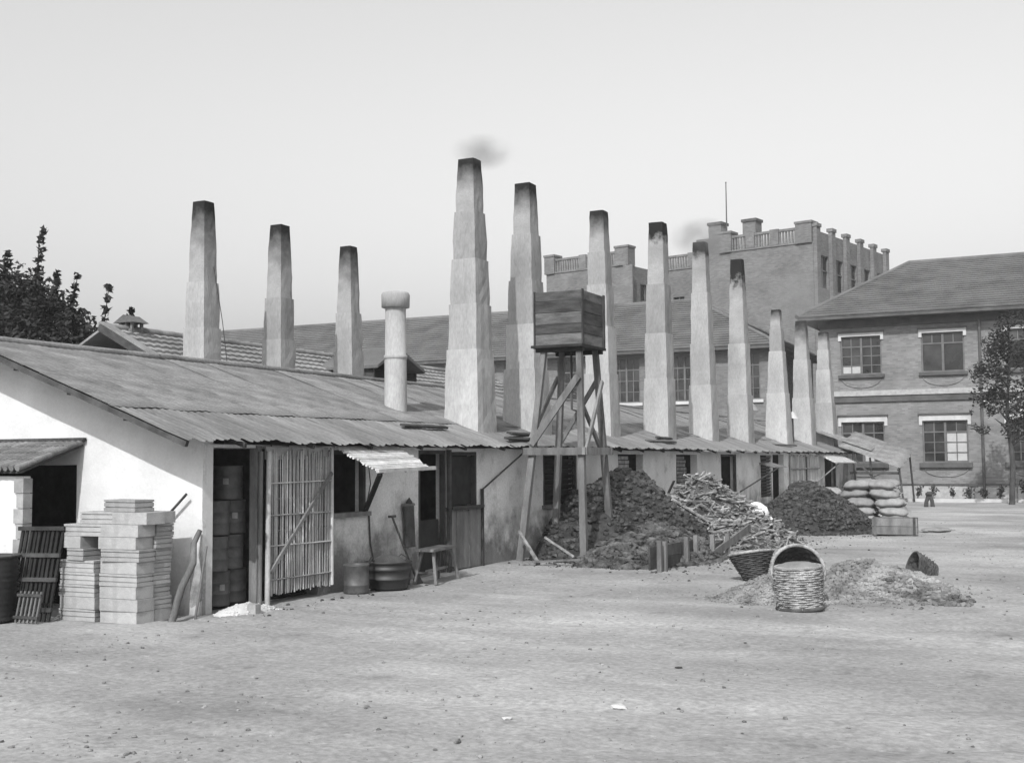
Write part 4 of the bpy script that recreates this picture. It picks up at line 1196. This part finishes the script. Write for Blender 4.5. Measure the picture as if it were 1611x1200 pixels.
MB().add([(0.3, -0.1, 1.35), (0.3, 1.0, 1.92), (0.3, 2.4, 1.35), (-1.6, -0.1, 1.35), (-1.6, 1.0, 1.92), (-1.6, 2.4, 1.35),
          (0.3, -0.1, 1.27), (0.3, 1.0, 1.80), (0.3, 2.4, 1.27), (-1.6, -0.1, 1.27), (-1.6, 1.0, 1.80), (-1.6, 2.4, 1.27)],
         [(0, 1, 4, 3), (1, 2, 5, 4), (6, 9, 10, 7), (7, 10, 11, 8), (0, 6, 7, 1), (1, 7, 8, 2), (0, 3, 9, 6), (2, 8, 11, 5)]).build('roof', 'tile', dm)
MB().box(-0.3, -0.25, 0.05, 2.25, 0.0, 1.30).build('dormer_dark_sheet', 'interior_dark', dm)  # black sheet painted in for the shaded inside of the dormer
for y in (0.02, 2.2):
    MB().box(-1.5, 0.1, y, y + 0.06, 0.0, 1.28).build('cheek', 'darkwood', dm)

# ------------------------------------------------------------------ two-storey brick houses
def window(parent, cx, y, z0, w_, h, cols=4, rows=4, blinds=(), style=0, glass_dark=True):
    """window whose outer face lies at y (facing -y), parts in parent's space"""
    wn = place('window', None, parent, (cx, y, z0))
    mb = MB()
    t = 0.07
    d0, d1 = 0.06, 0.14
    mb.box(-w_ / 2, -w_ / 2 + t, d0, d1, 0, h); mb.box(w_ / 2 - t, w_ / 2, d0, d1, 0, h)
    mb.box(-w_ / 2 + t, w_ / 2 - t, d0, d1, 0, t); mb.box(-w_ / 2 + t, w_ / 2 - t, d0, d1, h - t, h)
    mb.box(-0.05, 0.05, d0 - 0.004, d1, t, h - t)
    tr = h * 0.73
    for sx in (0, 1):
        xa_ = -w_ / 2 + t if sx == 0 else 0.05
        xb_ = -0.05 if sx == 0 else w_ / 2 - t
        mb.box(xa_, xb_, d0 + 0.004, d1, tr - 0.03, tr + 0.03)
    mb.build('frame', 'frame', wn)
    zs = [t] + ([tr * k / (rows - 1) for k in range(1, rows - 1)] if style == 0 else []) + [tr, h - t]
    half = cols // 2
    bars = MB()
    for sx in (0, 1):
        xa_ = -w_ / 2 + t if sx == 0 else 0.05
        xb_ = -0.05 if sx == 0 else w_ / 2 - t
        for c in range(half):
            x0, x1 = xa_ + (xb_ - xa_) * c / half, xa_ + (xb_ - xa_) * (c + 1) / half
            for r in range(len(zs) - 1):
                top = r == len(zs) - 2
                if style == 1 and not top and c > 0: continue
                xx1 = xb_ if (style == 1 and not top) else x1
                m = 'blind' if (sx * half + c, r) in blinds else 'glass'
                MB().box(x0 + 0.012, xx1 - 0.012, d1 - 0.035, d1 - 0.03, zs[r] + 0.012, zs[r + 1] - 0.012).build('pane', m, wn)
            if c and style == 0: bars.box(x0 - 0.02, x0 + 0.02, d0 + 0.01, d1, t, tr - 0.03)
            if c: bars.box(x0 - 0.02, x0 + 0.02, d0 + 0.01, d1, tr + 0.03, h - t)
        if style == 0:
            for z in zs[1:-2]: bars.box(xa_, xb_, d0 + 0.014, d1 - 0.004, z - 0.018, z + 0.018)
    bars.build('glazing_bar', 'frame', wn)
    MB().box(-w_ / 2, w_ / 2, 0.20, 0.21, 0, h).build('room_dark_sheet', 'interior_dark', wn)  # black sheet stands in for the unlit room behind the panes
    return wn

def tiled_slope(mb, P, n, lift=0.05):
    """P: four corners eave-left, eave-right, ridge-right, ridge-left; stepped tile courses"""
    a, b, c, d = map(Vector, P)
    nn = (b - a).cross(d - a).normalized()
    for i in range(n):
        f0, f1 = i / n, (i + 1) / n
        l0, r0, l1, r1 = a.lerp(d, f0), b.lerp(c, f0), a.lerp(d, f1), b.lerp(c, f1)
        mb.add([l0 + nn * lift, r0 + nn * lift, r1 + nn * 0.0, l1 + nn * 0.0, l0 - nn * 0.02, r0 - nn * 0.02], [(0, 1, 2, 3), (4, 5, 1, 0)])

def hip_roof(t, x0, x1, y0, y1, ze, zr, xr0, xr1, n, m='tile'):
    yr = (y0 + y1) / 2
    E = [(x0, y0, ze), (x1, y0, ze), (x1, y1, ze), (x0, y1, ze)]
    R0, R1 = (xr0, yr, zr), (xr1, yr, zr)
    mb = MB()
    tiled_slope(mb, (E[0], E[1], R1, R0), n)
    tiled_slope(mb, (E[2], E[3], R0, R1), n)
    tiled_slope(mb, (E[1], E[2], R1, R1), n)
    tiled_slope(mb, (E[3], E[0], R0, R0), n)
    rf = mb.build('roof', m, t)
    MB().tube([R0, R1], 0.13, 8).build('ridge', 'tile', rf)
    for a, b in ((E[0], R0), (E[1], R1), (E[2], R1), (E[3], R0)):
        MB().tube([Vector(a) + Vector((0, 0, .03)), Vector(b) + Vector((0, 0, .02))], 0.11, 8).build('hip', 'tile', rf)
    MB().box(x0 + 0.03, x1 - 0.03, y0 + 0.03, y1 - 0.03, ze - 0.16, ze - 0.03).build('soffit', 'trim', t)

bh = thing('brick_house', 'two-storey grey brick house with hipped tile roof beside the yard', 'house', (-11.4, 55.0, 0))
HW, HD = 26.0, 12.4
ux = [1.78 + 3.45 * k for k in range(7)]
holes = []
for c in ux:
    holes += [(c - 0.89, c + 0.89, 5.50, 7.22), (c - 0.94, c + 0.94, 1.58, 3.40)]
wall((0, 0, 0), (1, 0, 0), HW, -0.1, 8.0, (0, -1, 0), 0.3, holes).build('front_wall', 'brick', bh)
wall((0, HD, 0), (0, -1, 0), HD - 0.3, -0.1, 7.99, (-1, 0, 0), 0.3, []).build('side_wall', 'brick', bh)
wall((HW, 0.3, 0), (0, 1, 0), HD - 0.3, -0.1, 7.99, (1, 0, 0), 0.3, []).build('side_wall', 'brick', bh)
wall((HW - 0.3, HD, 0), (-1, 0, 0), HW - 0.6, -0.1, 7.98, (0, 1, 0), 0.3, []).build('rear_wall', 'brick', bh)
for k, c in enumerate(ux):
    window(bh, c, 0.0, 5.50, 1.78, 1.72, 4, 4, {0: ((0, 0), (0, 0), (1, 0))}.get(k, ()), 0 if k == 0 else 1)
    bl = [(2, 0), (3, 0), (2, 1), (3, 1), (2, 2), (3, 2)] if k % 3 == 1 else [(2, 0), (2, 1)] if k == 0 else []
    window(bh, c, 0.0, 1.58, 1.88, 1.82, 4, 4, bl, 0)
    for (z, hw2, nm) in ((7.22, 0.98, 'up'), (3.40, 1.06, 'lo')):
        hgt = 0.16 if nm == 'up' else 0.26
        mb = MB().box(c - hw2, c + hw2, -0.05, 0.0 - 0.001, z + 0.002, z + hgt)
        mb.box(c - hw2, c - hw2 + 0.13, -0.05, -0.001, z - 0.18, z + 0.002); mb.box(c + hw2 - 0.13, c + hw2, -0.05, -0.001, z - 0.18, z + 0.002)
        mb.build('lintel', 'stone', bh)
        MB().box(c - hw2 - 0.04, c + hw2 + 0.04, -0.12, -0.001, z + hgt + 0.002, z + hgt + 0.06).build('lintel_moulding', 'trim', bh)
    MB().box(c - 1.0, c + 1.0, -0.13, -0.001, 5.36, 5.50).build('sill', 'trim', bh)
    MB().box(c - 1.08, c + 1.08, -0.15, -0.001, 1.38, 1.58).build('sill', 'trim', bh)
    # curved apron brick course under each sill
    for (z, dp, hw2) in ((5.36, 0.42, 0.85), (1.38, 0.38, 0.9)):
        pts = [(c + hw2 * math.cos(math.pi * (1 + i / 16)), -0.02, z - 0.02 + dp * math.sin(math.pi * (1 + i / 16))) for i in range(17)]
        MB().tube(pts, 0.020, 6).build('apron_moulding', 'brick', bh)
mb = MB().box(-0.06, HW + 0.06, -0.14, -0.001, 4.55, 4.78)
mb.build('string_course', 'block', bh)
MB().box(-0.04, HW + 0.04, -0.09, -0.001, 4.28, 4.548).build('string_course', 'trim', bh)
MB().box(-0.04, HW + 0.04, -0.05, -0.001, -0.1, 0.62).build('plinth', 'block', bh)
MB().box(-0.05, HW + 0.05, -0.09, -0.001, 0.622, 0.68).build('plinth_cap', 'trim', bh)
MB().box(-0.05, HW + 0.05, -0.10, -0.001, 7.62, 7.95).build('frieze', 'trim', bh)
MB().tube([(6.75, -0.12, -0.02), (6.75, -0.12, 7.7)], 0.06, 8).build('downpipe', 'trim', bh)
hip_roof(bh, -0.85, HW + 0.85, -0.85, HD + 0.85, 8.12, 11.3, 3.1, HW - 3.1, 24)

rh = thing('rear_house', 'long two-storey house with plain tiled roof seen behind the chimneys', 'house', (-56.0, 58.0, 0))
RW = 41.5
cs = [34.3 - 0.1 - 3.1 * k + 3.1 * 2 - 0.1 for k in range(9)]
wall((0, 0, 0), (1, 0, 0), RW, -0.1, 7.25, (0, -1, 0), 0.3, [(c - 0.75, c + 0.75, 4.7, 7.0) for c in cs]).build('front_wall', 'farbrick', rh)
wall((RW, 0.3, 0), (0, 1, 0), 9.5, -0.1, 7.24, (1, 0, 0), 0.3, []).build('side_wall', 'farbrick', rh)
wall((0, 9.8, 0), (0, -1, 0), 9.5, -0.1, 7.24, (-1, 0, 0), 0.3, []).build('side_wall', 'farbrick', rh)
wall((RW - 0.3, 9.8, 0), (-1, 0, 0), RW - 0.6, -0.1, 7.23, (0, 1, 0), 0.3, []).build('rear_wall', 'farbrick', rh)
for c in cs:
    window(rh, c, 0.0, 4.7, 1.5, 2.3, 4, 4, ((1, 0), (1, 1)) if c == cs[4] else (), 0)
    MB().box(c - 0.9, c + 0.9, -0.1, -0.001, 4.55, 4.7).build('sill', 'stone', rh)
hip_roof(rh, -0.6, RW + 0.6, -0.7, 10.4, 7.3, 10.4, 4.0, RW - 5.2, 22)

# ------------------------------------------------------------------ big flat-roofed block far behind
BP = Vector((-16.0, 75.7, 0))
bb = thing('institution_block', 'tall flat-roofed brick block with pilasters and balustrade far behind', 'building', BP, 0)
bb.rotation_euler = (0, 0, R(-11.3))
# local axes: +Y along the right face (away), -X along the front face (to the left)
ZW, ZP = 15.35, 16.45
def fin(mb, nm, m, par): return mb.build(nm, m, par)
def bay_windows(parent, c0, dirv, nrm, zlist, w_):
    for (z0, z1) in zlist:
        o = Vector(c0)
        d, n = Vector(dirv), Vector(nrm)
        pw = place('window', None, parent)
        a, b = o - d * w_ / 2 - n * 0.16, o + d * w_ / 2 - n * 0.16
        mb = MB(); mb.add([(a.x, a.y, z0), (b.x, b.y, z0), (b.x, b.y, z1), (a.x, a.y, z1)], [(0, 1, 2, 3), (3, 2, 1, 0)])
        mb.build('pane', 'glass', pw)
        mb = MB()
        mb.beam((o - n * 0.12) + Vector((0, 0, z0)), (o - n * 0.12) + Vector((0, 0, z1)), 0.07, 0.07)
        for f in (0.0, 0.55, 1.0):
            z = z0 + (z1 - z0) * f
            mb.beam((a + n * 0.05) + Vector((0, 0, z)), (b + n * 0.05) + Vector((0, 0, z)), 0.06, 0.07)
        mb.build('frame', 'frame', pw)
floors = [(1.4, 3.4), (5.3, 7.3), (9.2, 11.2), (12.6, 14.7)]
# right face: five bays between pilasters
rc = [1.6 + 2.4 * k for k in range(5)]
wall((0, 0, 0), (0, 1, 0), 12.9, -0.1, ZW, (1, 0, 0), 0.4, [(c - 0.75, c + 0.75, z0, z1) for c in rc for z0, z1 in floors]).build('right_wall', 'farbrick', bb)
for c in rc: bay_windows(bb, (0, c, 0), (0, 1, 0), (1, 0, 0), floors, 1.5)
for k in range(6):
    y = 0.35 + 2.4 * k
    MB().box(0.001, 0.24, y - 0.30, y + 0.30, -0.1, ZP - 0.1).build('pilaster', 'farbrick', bb)
    MB().box(-0.1, 0.30, y - 0.35, y + 0.35, ZP - 0.098, ZP + 0.12).build('pilaster_cap', 'farbrick', bb)
MB().box(-0.36, -0.02, 0.1, 12.8, ZW + 0.002, ZP - 0.25).build('parapet', 'farbrick', bb)
# front: right wing, recess, left wing
def facade(x1, x0, y, hol, nm='front_wall'):
    wall((x0, y, 0), (1, 0, 0), x1 - x0, -0.1, ZW, (0, -1, 0), 0.4, [(h - x0 - 0.45, h - x0 + 0.45, z0, z1) for (h, z0, z1) in hol]).build(nm, 'farbrick', bb)
    for (h, z0, z1) in hol: bay_windows(bb, (h, y, 0), (1, 0, 0), (0, -1, 0), [(z0, z1)], 0.9)
facade(-0.4, -8.3, 0.0, [])
facade(-8.7, -13.6, 4.2, [(-10.0, 11.7, 13.4), (-12.0, 11.7, 13.4)])
facade(-13.6, -20.6, 0.0, [])
wall((-8.3, 4.2, 0), (0, -1, 0), 4.2 - 0.4, -0.1, ZW - 0.01, (-1, 0, 0), 0.4, []).build('return_wall', 'farbrick', bb)
wall((-13.6, 0.4, 0), (0, 1, 0), 4.2, -0.1, ZW - 0.01, (1, 0, 0), 0.4, [(1.2, 2.8, 11.6, 14.2)]).build('return_wall', 'farbrick', bb)
bay_windows(bb, (-13.6, 2.4, 0), (0, 1, 0), (1, 0, 0), [(11.6, 14.2)], 1.6)
wall((-20.6, 12.8, 0), (0, -1, 0), 12.4, -0.1, ZW - 0.01, (-1, 0, 0), 0.4, []).build('left_wall', 'farbrick', bb)
wall((-0.4, 12.89, 0), (-1, 0, 0), 20.2, -0.1, ZW - 0.01, (0, 1, 0), 0.4, []).build('rear_wall', 'farbrick', bb)
MB().box(-20.2, -0.4, 4.6, 12.5, ZW - 0.5, ZW - 0.3).build('flat_roof', 'trim', bb)
MB().box(-7.9, -0.4, 0.4, 4.6, ZW - 0.51, ZW - 0.31).build('flat_roof', 'trim', bb)
MB().box(-20.2, -14.0, 0.4, 4.6, ZW - 0.51, ZW - 0.31).build('flat_roof', 'trim', bb)
def balustrade(xa_, xb_, y, posts):
    MB().box(xa_, xb_, y - 0.06, y + 0.3, ZW + 0.002, ZW + 0.12).build('cornice', 'farbrick', bb)
    MB().box(xa_, xb_, y + 0.02, y + 0.22, ZP - 0.18, ZP - 0.02).build('rail', 'farbrick', bb)
    mb = MB()
    x = xa_ + 0.15
    while x < xb_ - 0.1:
        mb.taper(x, y + 0.12, ZW + 0.12, ZP - 0.18, 0.07, 0.06, 0.06, 0.05)
        x += 0.21
    kind(mb.build('baluster_row', 'farbrick', bb), 'stuff')
    for p in posts:
        MB().box(p - 0.3, p + 0.3, y - 0.08, y + 0.34, ZW + 0.12, ZP + 0.02).build('post', 'farbrick', bb)
balustrade(-6.4, -1.0, 0.0, [-4.3, -2.6])
balustrade(-13.5, -8.4, 4.2, [-10.9])
MB().box(-8.25, -6.55, 0.02, 0.36, ZW + 0.002, ZP).build('parapet', 'farbrick', bb)
balustrade(-20.2, -14.4, 0.0, [-17.4])
for (x, y, w_) in ((-0.5, 0.02, 0.62), (-6.0, 0.02, 0.5), (-14.0, 0.02, 0.62), (-20.2, 0.02, 0.5)):
    MB().box(x - w_, x + w_ * 0.75, y - 0.15, y + 0.8, ZW - 0.002, ZP + 0.15).build('corner_pier', 'farbrick', bb)
    MB().box(x - w_ - 0.05, x + w_ * 0.75 + 0.05, y - 0.2, y + 0.85, ZP + 0.152, ZP + 0.3).build('pier_cap', 'farbrick', bb)
MB().box(-13.95, -13.2, -0.12, -0.001, -0.1, ZW - 0.01).build('pilaster', 'farbrick', bb)
def lw(p): return p
for (x, y, lab) in ((-10.0, 6.5, 'square capped brick chimney beside the flagpole on the far block'), (-7.5, 6.9, 'square capped brick chimney right of the flagpole on the far block')):
    p = Matrix.Translation(BP) @ Matrix.Rotation(R(-11.3), 4, 'Z') @ Vector((x, y, ZW - 0.3))
    c = thing('brick_chimney', lab, 'chimney', p, R(-11.3), 'brick chimneys on the far block')
    MB().box(-0.5, 0.5, -0.5, 0.5, -0.02, 3.55).build('shaft', 'farbrick', c)
    MB().box(-0.58, 0.58, -0.58, 0.58, 3.552, 3.75).build('cap', 'trim', c)
p = Matrix.Translation(BP) @ Matrix.Rotation(R(-11.3), 4, 'Z') @ Vector((-9.35, 6.6, ZW - 0.3))
fp = thing('flagpole', 'thin bare pole rising from the far block roof', 'flagpole', p)
MB().tube([(0, 0, -0.02), (0, 0, 6.6)], [0.07, 0.035], 8).build('pole', 'trim', fp)
MB().lathe([(0.0, 6.58), (0.06, 6.62), (0.05, 6.68), (0, 6.72)], 10).build('finial', 'trim', fp)

# ------------------------------------------------------------------ trees and bed
def leaf_cloud(blobs, count, size, rd, flat=0.5):
    mb = MB()
    tot = sum(b[3] ** 2 * b[4] for b in blobs)
    for (cx, cy, cz, r, sz) in blobs:
        n = max(20 if count > 100 else 4, int(count * r * r * sz / tot))
        for i in range(n):
            d = Vector((rd.gauss(0, 1), rd.gauss(0, 1), rd.gauss(0, 1))).normalized() * r * rd.random() ** 0.45
            p = Vector((cx + d.x, cy + d.y, cz + d.z * sz))
            if r > 0.3 and noise.noise(p * 1.6) < -0.22: continue
            s = size * rd.uniform(0.6, 1.3)
            a = Vector((rd.gauss(0, 1), rd.gauss(0, 1), rd.gauss(0, 0.6))).normalized()
            b = a.cross(Vector((rd.gauss(0, 1), rd.gauss(0, 1), rd.gauss(0, 1)))).normalized()
            c = a.cross(b) * 0.18
            mb.add([p - a * s, p - b * s * 0.45 + c * s, p + a * s, p + b * s * 0.45 + c * s], [(0, 1, 2, 3)])
    return mb
rd = random.Random(21)
t1 = thing('dark_tree', 'dense dark tree with upright sprays rising behind the shed ridge', 'tree', (-23.3, 21.0, 0))
tr = MB().tube([(0, 0, -0.2), (0.05, 0.1, 1.5), (-0.1, 0, 3.0), (0, 0.1, 5.2)], [0.26, 0.2, 0.16, 0.06], 10)
lims = []
for k in range(9):
    a = k * 0.7
    e = (1.7 * math.cos(a), 1.7 * math.sin(a), 4.2 + 0.25 * (k % 4))
    tr.tube([(0, 0, 2.4 + 0.1 * k), (e[0] * 0.5, e[1] * 0.5, 3.5), e], [0.08, 0.06, 0.02], 6)
tr.build('trunk', 'bark', t1)
blobs = [(-0.2, 0, 4.9, 1.6, 0.9), (-1.8, 0.5, 5.6, 1.6, 0.9), (-1.0, 0.6, 5.0, 1.5, 0.9), (1.2, 0.2, 4.0, 1.2, 0.8), (-1.2, -0.8, 4.4, 1.4, 0.9), (0.6, -1.0, 4.3, 1.2, 0.8), (-0.2, 0.2, 5.6, 1.05, 0.8), (-1.6, 0, 5.7, 1.1, 0.8), (1.9, 0.4, 4.2, 0.9, 0.8), (0.7, 0.3, 5.0, 0.9, 0.8), (1.0, 0.0, 4.9, 0.9, 0.8), (0.4, -0.5, 5.5, 0.8, 0.8), (1.7, 0.0, 4.5, 0.7, 0.8), (2.3, -0.9, 4.1, 0.55, 0.8), (2.9, -0.6, 3.9, 0.4, 0.8)]
# upright sprays
spr = [((0.2, 0.0, 6.0), (0.40, -0.1, 7.4)), ((1.25, 0.0, 4.9), (1.55, 0, 6.2)), ((2.2, 0.1, 4.3), (2.45, 0.1, 5.9)), ((2.4, 0.2, 4.3), (3.05, 0.2, 5.3)), ((-1.2, 0.2, 6.2), (-1.0, 0.1, 7.0)), ((0.8, 0.0, 5.3), (0.9, 0, 6.3))]
for p, q_ in spr:
    for k in range(7):
        f = k / 6
        blobs.append((p[0] + (q_[0] - p[0]) * f, p[1], p[2] + (q_[2] - p[2]) * f, 0.14 * (1.1 - 0.55 * f), 1.4))
leaf_cloud(blobs, 22000, 0.085, rd).build('crown', 'leaf_dark', t1)
for ch in t1.children: ch.scale = (1.0, 1.0, 1.0)
for p, q_ in spr: MB().tube([(0.3 * p[0], p[1], 3.6), p, q_], [0.03, 0.022, 0.008], 5).build('branch', 'bark', t1)

t2 = thing('young_tree', 'slender young tree with sparse foliage before the brick house windows', 'tree', (-3.25, 49.6, 0))
t2.scale = (1.15, 1.15, 1.15)
tr = MB().tube([(0, 0, -0.2), (0.08, 0, 1.4), (-0.05, 0.05, 3.0), (0.1, 0, 5.4)], [0.10, 0.08, 0.06, 0.02], 8)
for k in range(8):
    a = k * 2.1
    z = 1.9 + 0.4 * k
    tr.tube([(0, 0, z), (0.45 * math.cos(a), 0.45 * math.sin(a), z + 0.35), (0.95 * math.cos(a), 0.9 * math.sin(a), z + 0.55)], [0.04, 0.03, 0.01], 5)
tr.build('trunk', 'bark', t2)
blobs = [(0, 0, 4.4, 0.95, 1.0), (0.2, 0, 5.6, 0.75, 1.1), (-0.55, 0, 3.6, 0.7, 0.9), (0.5, 0.2, 3.3, 0.8, 0.9), (-0.85, 0.1, 3.05, 0.4, 0.7), (0.3, 0, 2.5, 0.6, 0.8), (-0.3, -0.3, 5.2, 0.55, 1), (0.9, 0, 4.5, 0.8, 1), (1.0, 0.3, 2.9, 0.6, 1), (-0.75, 0.1, 4.4, 0.5, 0.9), (1.5, 0.1, 3.7, 0.8, 0.9), (-0.9, 0, 2.5, 0.35, 0.7), (1.3, 0, 5.3, 0.7, 1)]
leaf_cloud(blobs, 8500, 0.07, rd).build('crown', 'leaf_dark', t2)
fl = leaf_cloud([(-0.4, -0.5, 3.3, 0.9, 0.8), (0.3, -0.6, 2.7, 0.8, 0.7), (0.2, -0.6, 3.6, 0.5, 0.7)], 10, 0.05, rd)
kind(fl.build('blossom', 'cloth', t2), 'stuff')

kb = MB()
kind(MB().box(-8.3, 14.0, 52.3, 52.45, -0.05, 0.12).build('bed_kerb', 'stone'), 'structure')
kind(MB().box(-8.25, 14.0, 52.45, 54.9, -0.05, 0.06).build('flower_bed', 'ground'), 'structure')
def plant(x, y, h, sp, nst, seed, lab, m='leaf'):
    rd = random.Random(seed)
    t = thing('bed_plant', lab, 'plant', (x, y, 0.05), 0, 'plants in the bed under the brick house')
    st, lf = MB(), MB()
    for k in range(nst):
        a = rd.uniform(0, 6.28)
        tip = Vector((sp * math.cos(a) * rd.random(), sp * 0.6 * math.sin(a) * rd.random(), h * rd.uniform(0.65, 1.0)))
        st.tube([(0, 0, -0.03), tip * 0.5 + Vector((0, 0, 0.06)), tip], [0.012, 0.009, 0.004], 4)
        for j in range(9):
            p = tip * rd.uniform(0.35, 1.0) + Vector((rd.gauss(0, .05), rd.gauss(0, .05), rd.gauss(0, .04)))
            av = Vector((rd.gauss(0, 1), rd.gauss(0, 1), rd.gauss(0, 1))).normalized() * 0.08
            bv = av.orthogonal().normalized() * 0.035
            lf.add([p - av, p - bv, p + av, p + bv], [(0, 1, 2, 3)])
    st.build('stem', 'bark', t)
    lf.build('foliage', m, t)
PL = [(-7.9, .55, .25, 7), (-7.1, .6, .22, 6), (-6.45, .75, .2, 6), (-5.7, .6, .2, 5), (-5.1, .55, .35, 9), (-4.45, .5, .3, 9), (-3.9, .6, .2, 7), (-2.9, .95, .5, 18), (-1.9, .75, .35, 12), (-1.2, .6, .3, 9), (-0.3, .5, .3, 8)]
labs = ['thin leafy plant in the bed nearest the sacks', 'spindly seedling second in the bed from the sacks', 'tall thin plant third in the bed from the sacks', 'small plant in the bed left of the small sign plate',
        'low bushy plant under the small sign plate', 'low spreading plant right of the small sign plate', 'sparse plant in the bed left of the largest bush', 'largest dark round bush in the bed by the young tree',
        'leafy plant in the bed just right of the largest bush', 'small leafy plant second right of the largest bush', 'small plant in the bed at the far right end']
for i, (x, h, sp, ns) in enumerate(PL):
    plant(x, 52.85, h, sp, ns, i, labs[i], 'leaf_dark' if i == 7 else 'leaf')
sg = thing('sign_plate', 'small dark plate on a stick in the flower bed', 'sign', (-4.9, 53.2, 0.05))
MB().beam((0, 0, -0.03), (0, 0, 0.62), 0.04, 0.03).build('stick', 'wood', sg)
MB().box(-0.17, 0.17, -0.035, -0.018, 0.5, 0.68).build('plate', 'darkwood', sg)
sp = thing('forked_stump', 'dark forked stump standing on the ground before the flower bed', 'stump', (-5.9, 47.0, -0.12))
MB().tube([(-0.13, 0, -0.05), (-0.10, 0, 0.3), (0.0, 0, 0.56)], [0.09, 0.07, 0.09], 8).build('prong', 'bark', sp)
MB().tube([(0.12, 0.05, -0.05), (0.10, 0, 0.3), (0.03, 0, 0.55)], [0.09, 0.07, 0.08], 8).build('prong', 'bark', sp)
MB().lathe([(0.0, 0.5), (0.14, 0.53), (0.15, 0.6), (0.07, 0.66), (0, 0.67)], 10, (0, 0, 0), True, 0.3).build('head', 'bark', sp)
tag(MB().tube([(-8.3, 52.2, 0.68), (-4.0, 52.15, 0.62), (2.0, 52.1, 0.68)], 0.012, 5).build('bed_wire', 'iron'), 'thin wire strung along the flower bed', 'wire')
for k, x in enumerate((-8.3, -3.2, 2.0)):
    tag(MB().tube([(x, 52.17, -0.05), (x, 52.17, 0.7)], 0.03, 6).build('bed_stake', 'wood'), 'thin wooden stake carrying the flower bed wire', 'stake', 'stakes along the flower bed')
# loose stones in the foreground
for (x, y, r, lab) in ((-3.2, 8.25, 0.055, 'pale flat stone lying alone in the open yard'), (-3.75, 7.55, 0.035, 'small pale stone in the yard before the shed'), (-3.3, 9.9, 0.03, 'small dark stone in the yard')):
    mb = MB(); mb.add(lump_verts(r, rd, (1.3, 1, 0.45)), ICO)
    o = tag(mb.build('loose_stone', 'stone' if 'pale' in lab else 'coal'), lab, 'stone'); o.location = (x, y, ground_z(x, y) + r * 0.2)

# ------------------------------------------------------------------ smoke
def smoke(label, loc, rad, dens, drift, seed):
    mb = MB()
    n, k = 20, 12
    vs_, fs = [], []
    for i in range(k + 1):          # closed egg-shaped puff round the plume
        a_ = math.pi * i / k
        for j in range(n):
            a = 2 * math.pi * j / n
            r = rad * 1.15 * math.sin(a_) + 0.004
            vs_.append((drift[0] * .5 + r * math.cos(a), drift[1] * .5 + r * math.sin(a), drift[2] * (0.5 - 0.55 * math.cos(a_))))
    for i in range(k):
        for j in range(n):
            j2 = (j + 1) % n
            fs.append((i * n + j, i * n + j2, (i + 1) * n + j2, (i + 1) * n + j))
    fs += [tuple(reversed(range(n))), tuple(range(k * n, k * n + n))]
    mb.add(vs_, fs)
    m = bpy.data.materials.new('smoke'); m.use_nodes = True
    t = m.node_tree; N, L_ = t.nodes, t.links
    N.remove(N['Principled BSDF'])
    pv = N.new('ShaderNodeVolumePrincipled')
    pv.inputs['Color'].default_value = (0.45, 0.45, 0.45, 1)
    tc = N.new('ShaderNodeTexCoord')
    nz = N.new('ShaderNodeTexNoise'); nz.inputs['Scale'].default_value = 2.2; nz.inputs['Detail'].default_value = 5
    L_.new(tc.outputs['Object'], nz.inputs['Vector'])
    mr = N.new('ShaderNodeMapRange'); mr.inputs[1].default_value, mr.inputs[2].default_value = 0.32, 0.66
    mr.inputs[3].default_value, mr.inputs[4].default_value = 0.0, dens
    L_.new(nz.outputs[0], mr.inputs[0])
    mp = N.new('ShaderNodeMapping'); mp.vector_type = 'TEXTURE'
    c = [q * 0.5 for q in drift]
    mp.inputs['Location'].default_value = c
    mp.inputs['Scale'].default_value = (rad * 1.15, rad * 1.15, drift[2] * 0.55)
    L_.new(tc.outputs['Object'], mp.inputs[0])
    gr = N.new('ShaderNodeTexGradient'); gr.gradient_type = 'SPHERICAL'
    L_.new(mp.outputs[0], gr.inputs[0])
    mu = N.new('ShaderNodeMath'); mu.operation = 'MULTIPLY'
    L_.new(mr.outputs[0], mu.inputs[0]); L_.new(gr.outputs['Fac'], mu.inputs[1])
    L_.new(mu.outputs[0], pv.inputs['Density'])
    L_.new(pv.outputs[0], N['Material Output'].inputs['Volume'])
    o = mb.build('smoke', m)
    o.location = loc
    kind(o, 'stuff'); o['label'] = label
smoke('wisp of grey smoke drifting from the tallest near chimney', (-10.3, 19.3, 7.12), 0.55, 2.8, (0.4, 0.25, 0.62), 1)
smoke('dark smoke hanging over the fifth front-row chimney', (-10.3, 33.5, 7.55), 0.85, 2.2, (0.05, 0.0, 1.2), 2)
smoke('dim smoke drifting behind the two far chimneys', (-10.4, 46.3, 6.6), 1.3, 0.8, (0.2, -0.1, 2.6), 3)

# ------------------------------------------------------------------ dusty air
HZ = bpy.data.materials.new('dusty_air'); HZ.use_nodes = True
t = HZ.node_tree
t.nodes.remove(t.nodes['Principled BSDF'])
pv = t.nodes.new('ShaderNodeVolumePrincipled')
pv.inputs['Color'].default_value = (0.98, 0.98, 0.98, 1)
pv.inputs['Density'].default_value = 0.0006
pv.inputs['Anisotropy'].default_value = -0.15
t.links.new(pv.outputs[0], t.nodes['Material Output'].inputs['Volume'])
hz = MB().box(-520, 520, -520, 520, -1.2, 26.0).build('haze', HZ)
kind(hz, 'stuff')
hz['label'] = 'pale dusty smoky air over the whole yard'
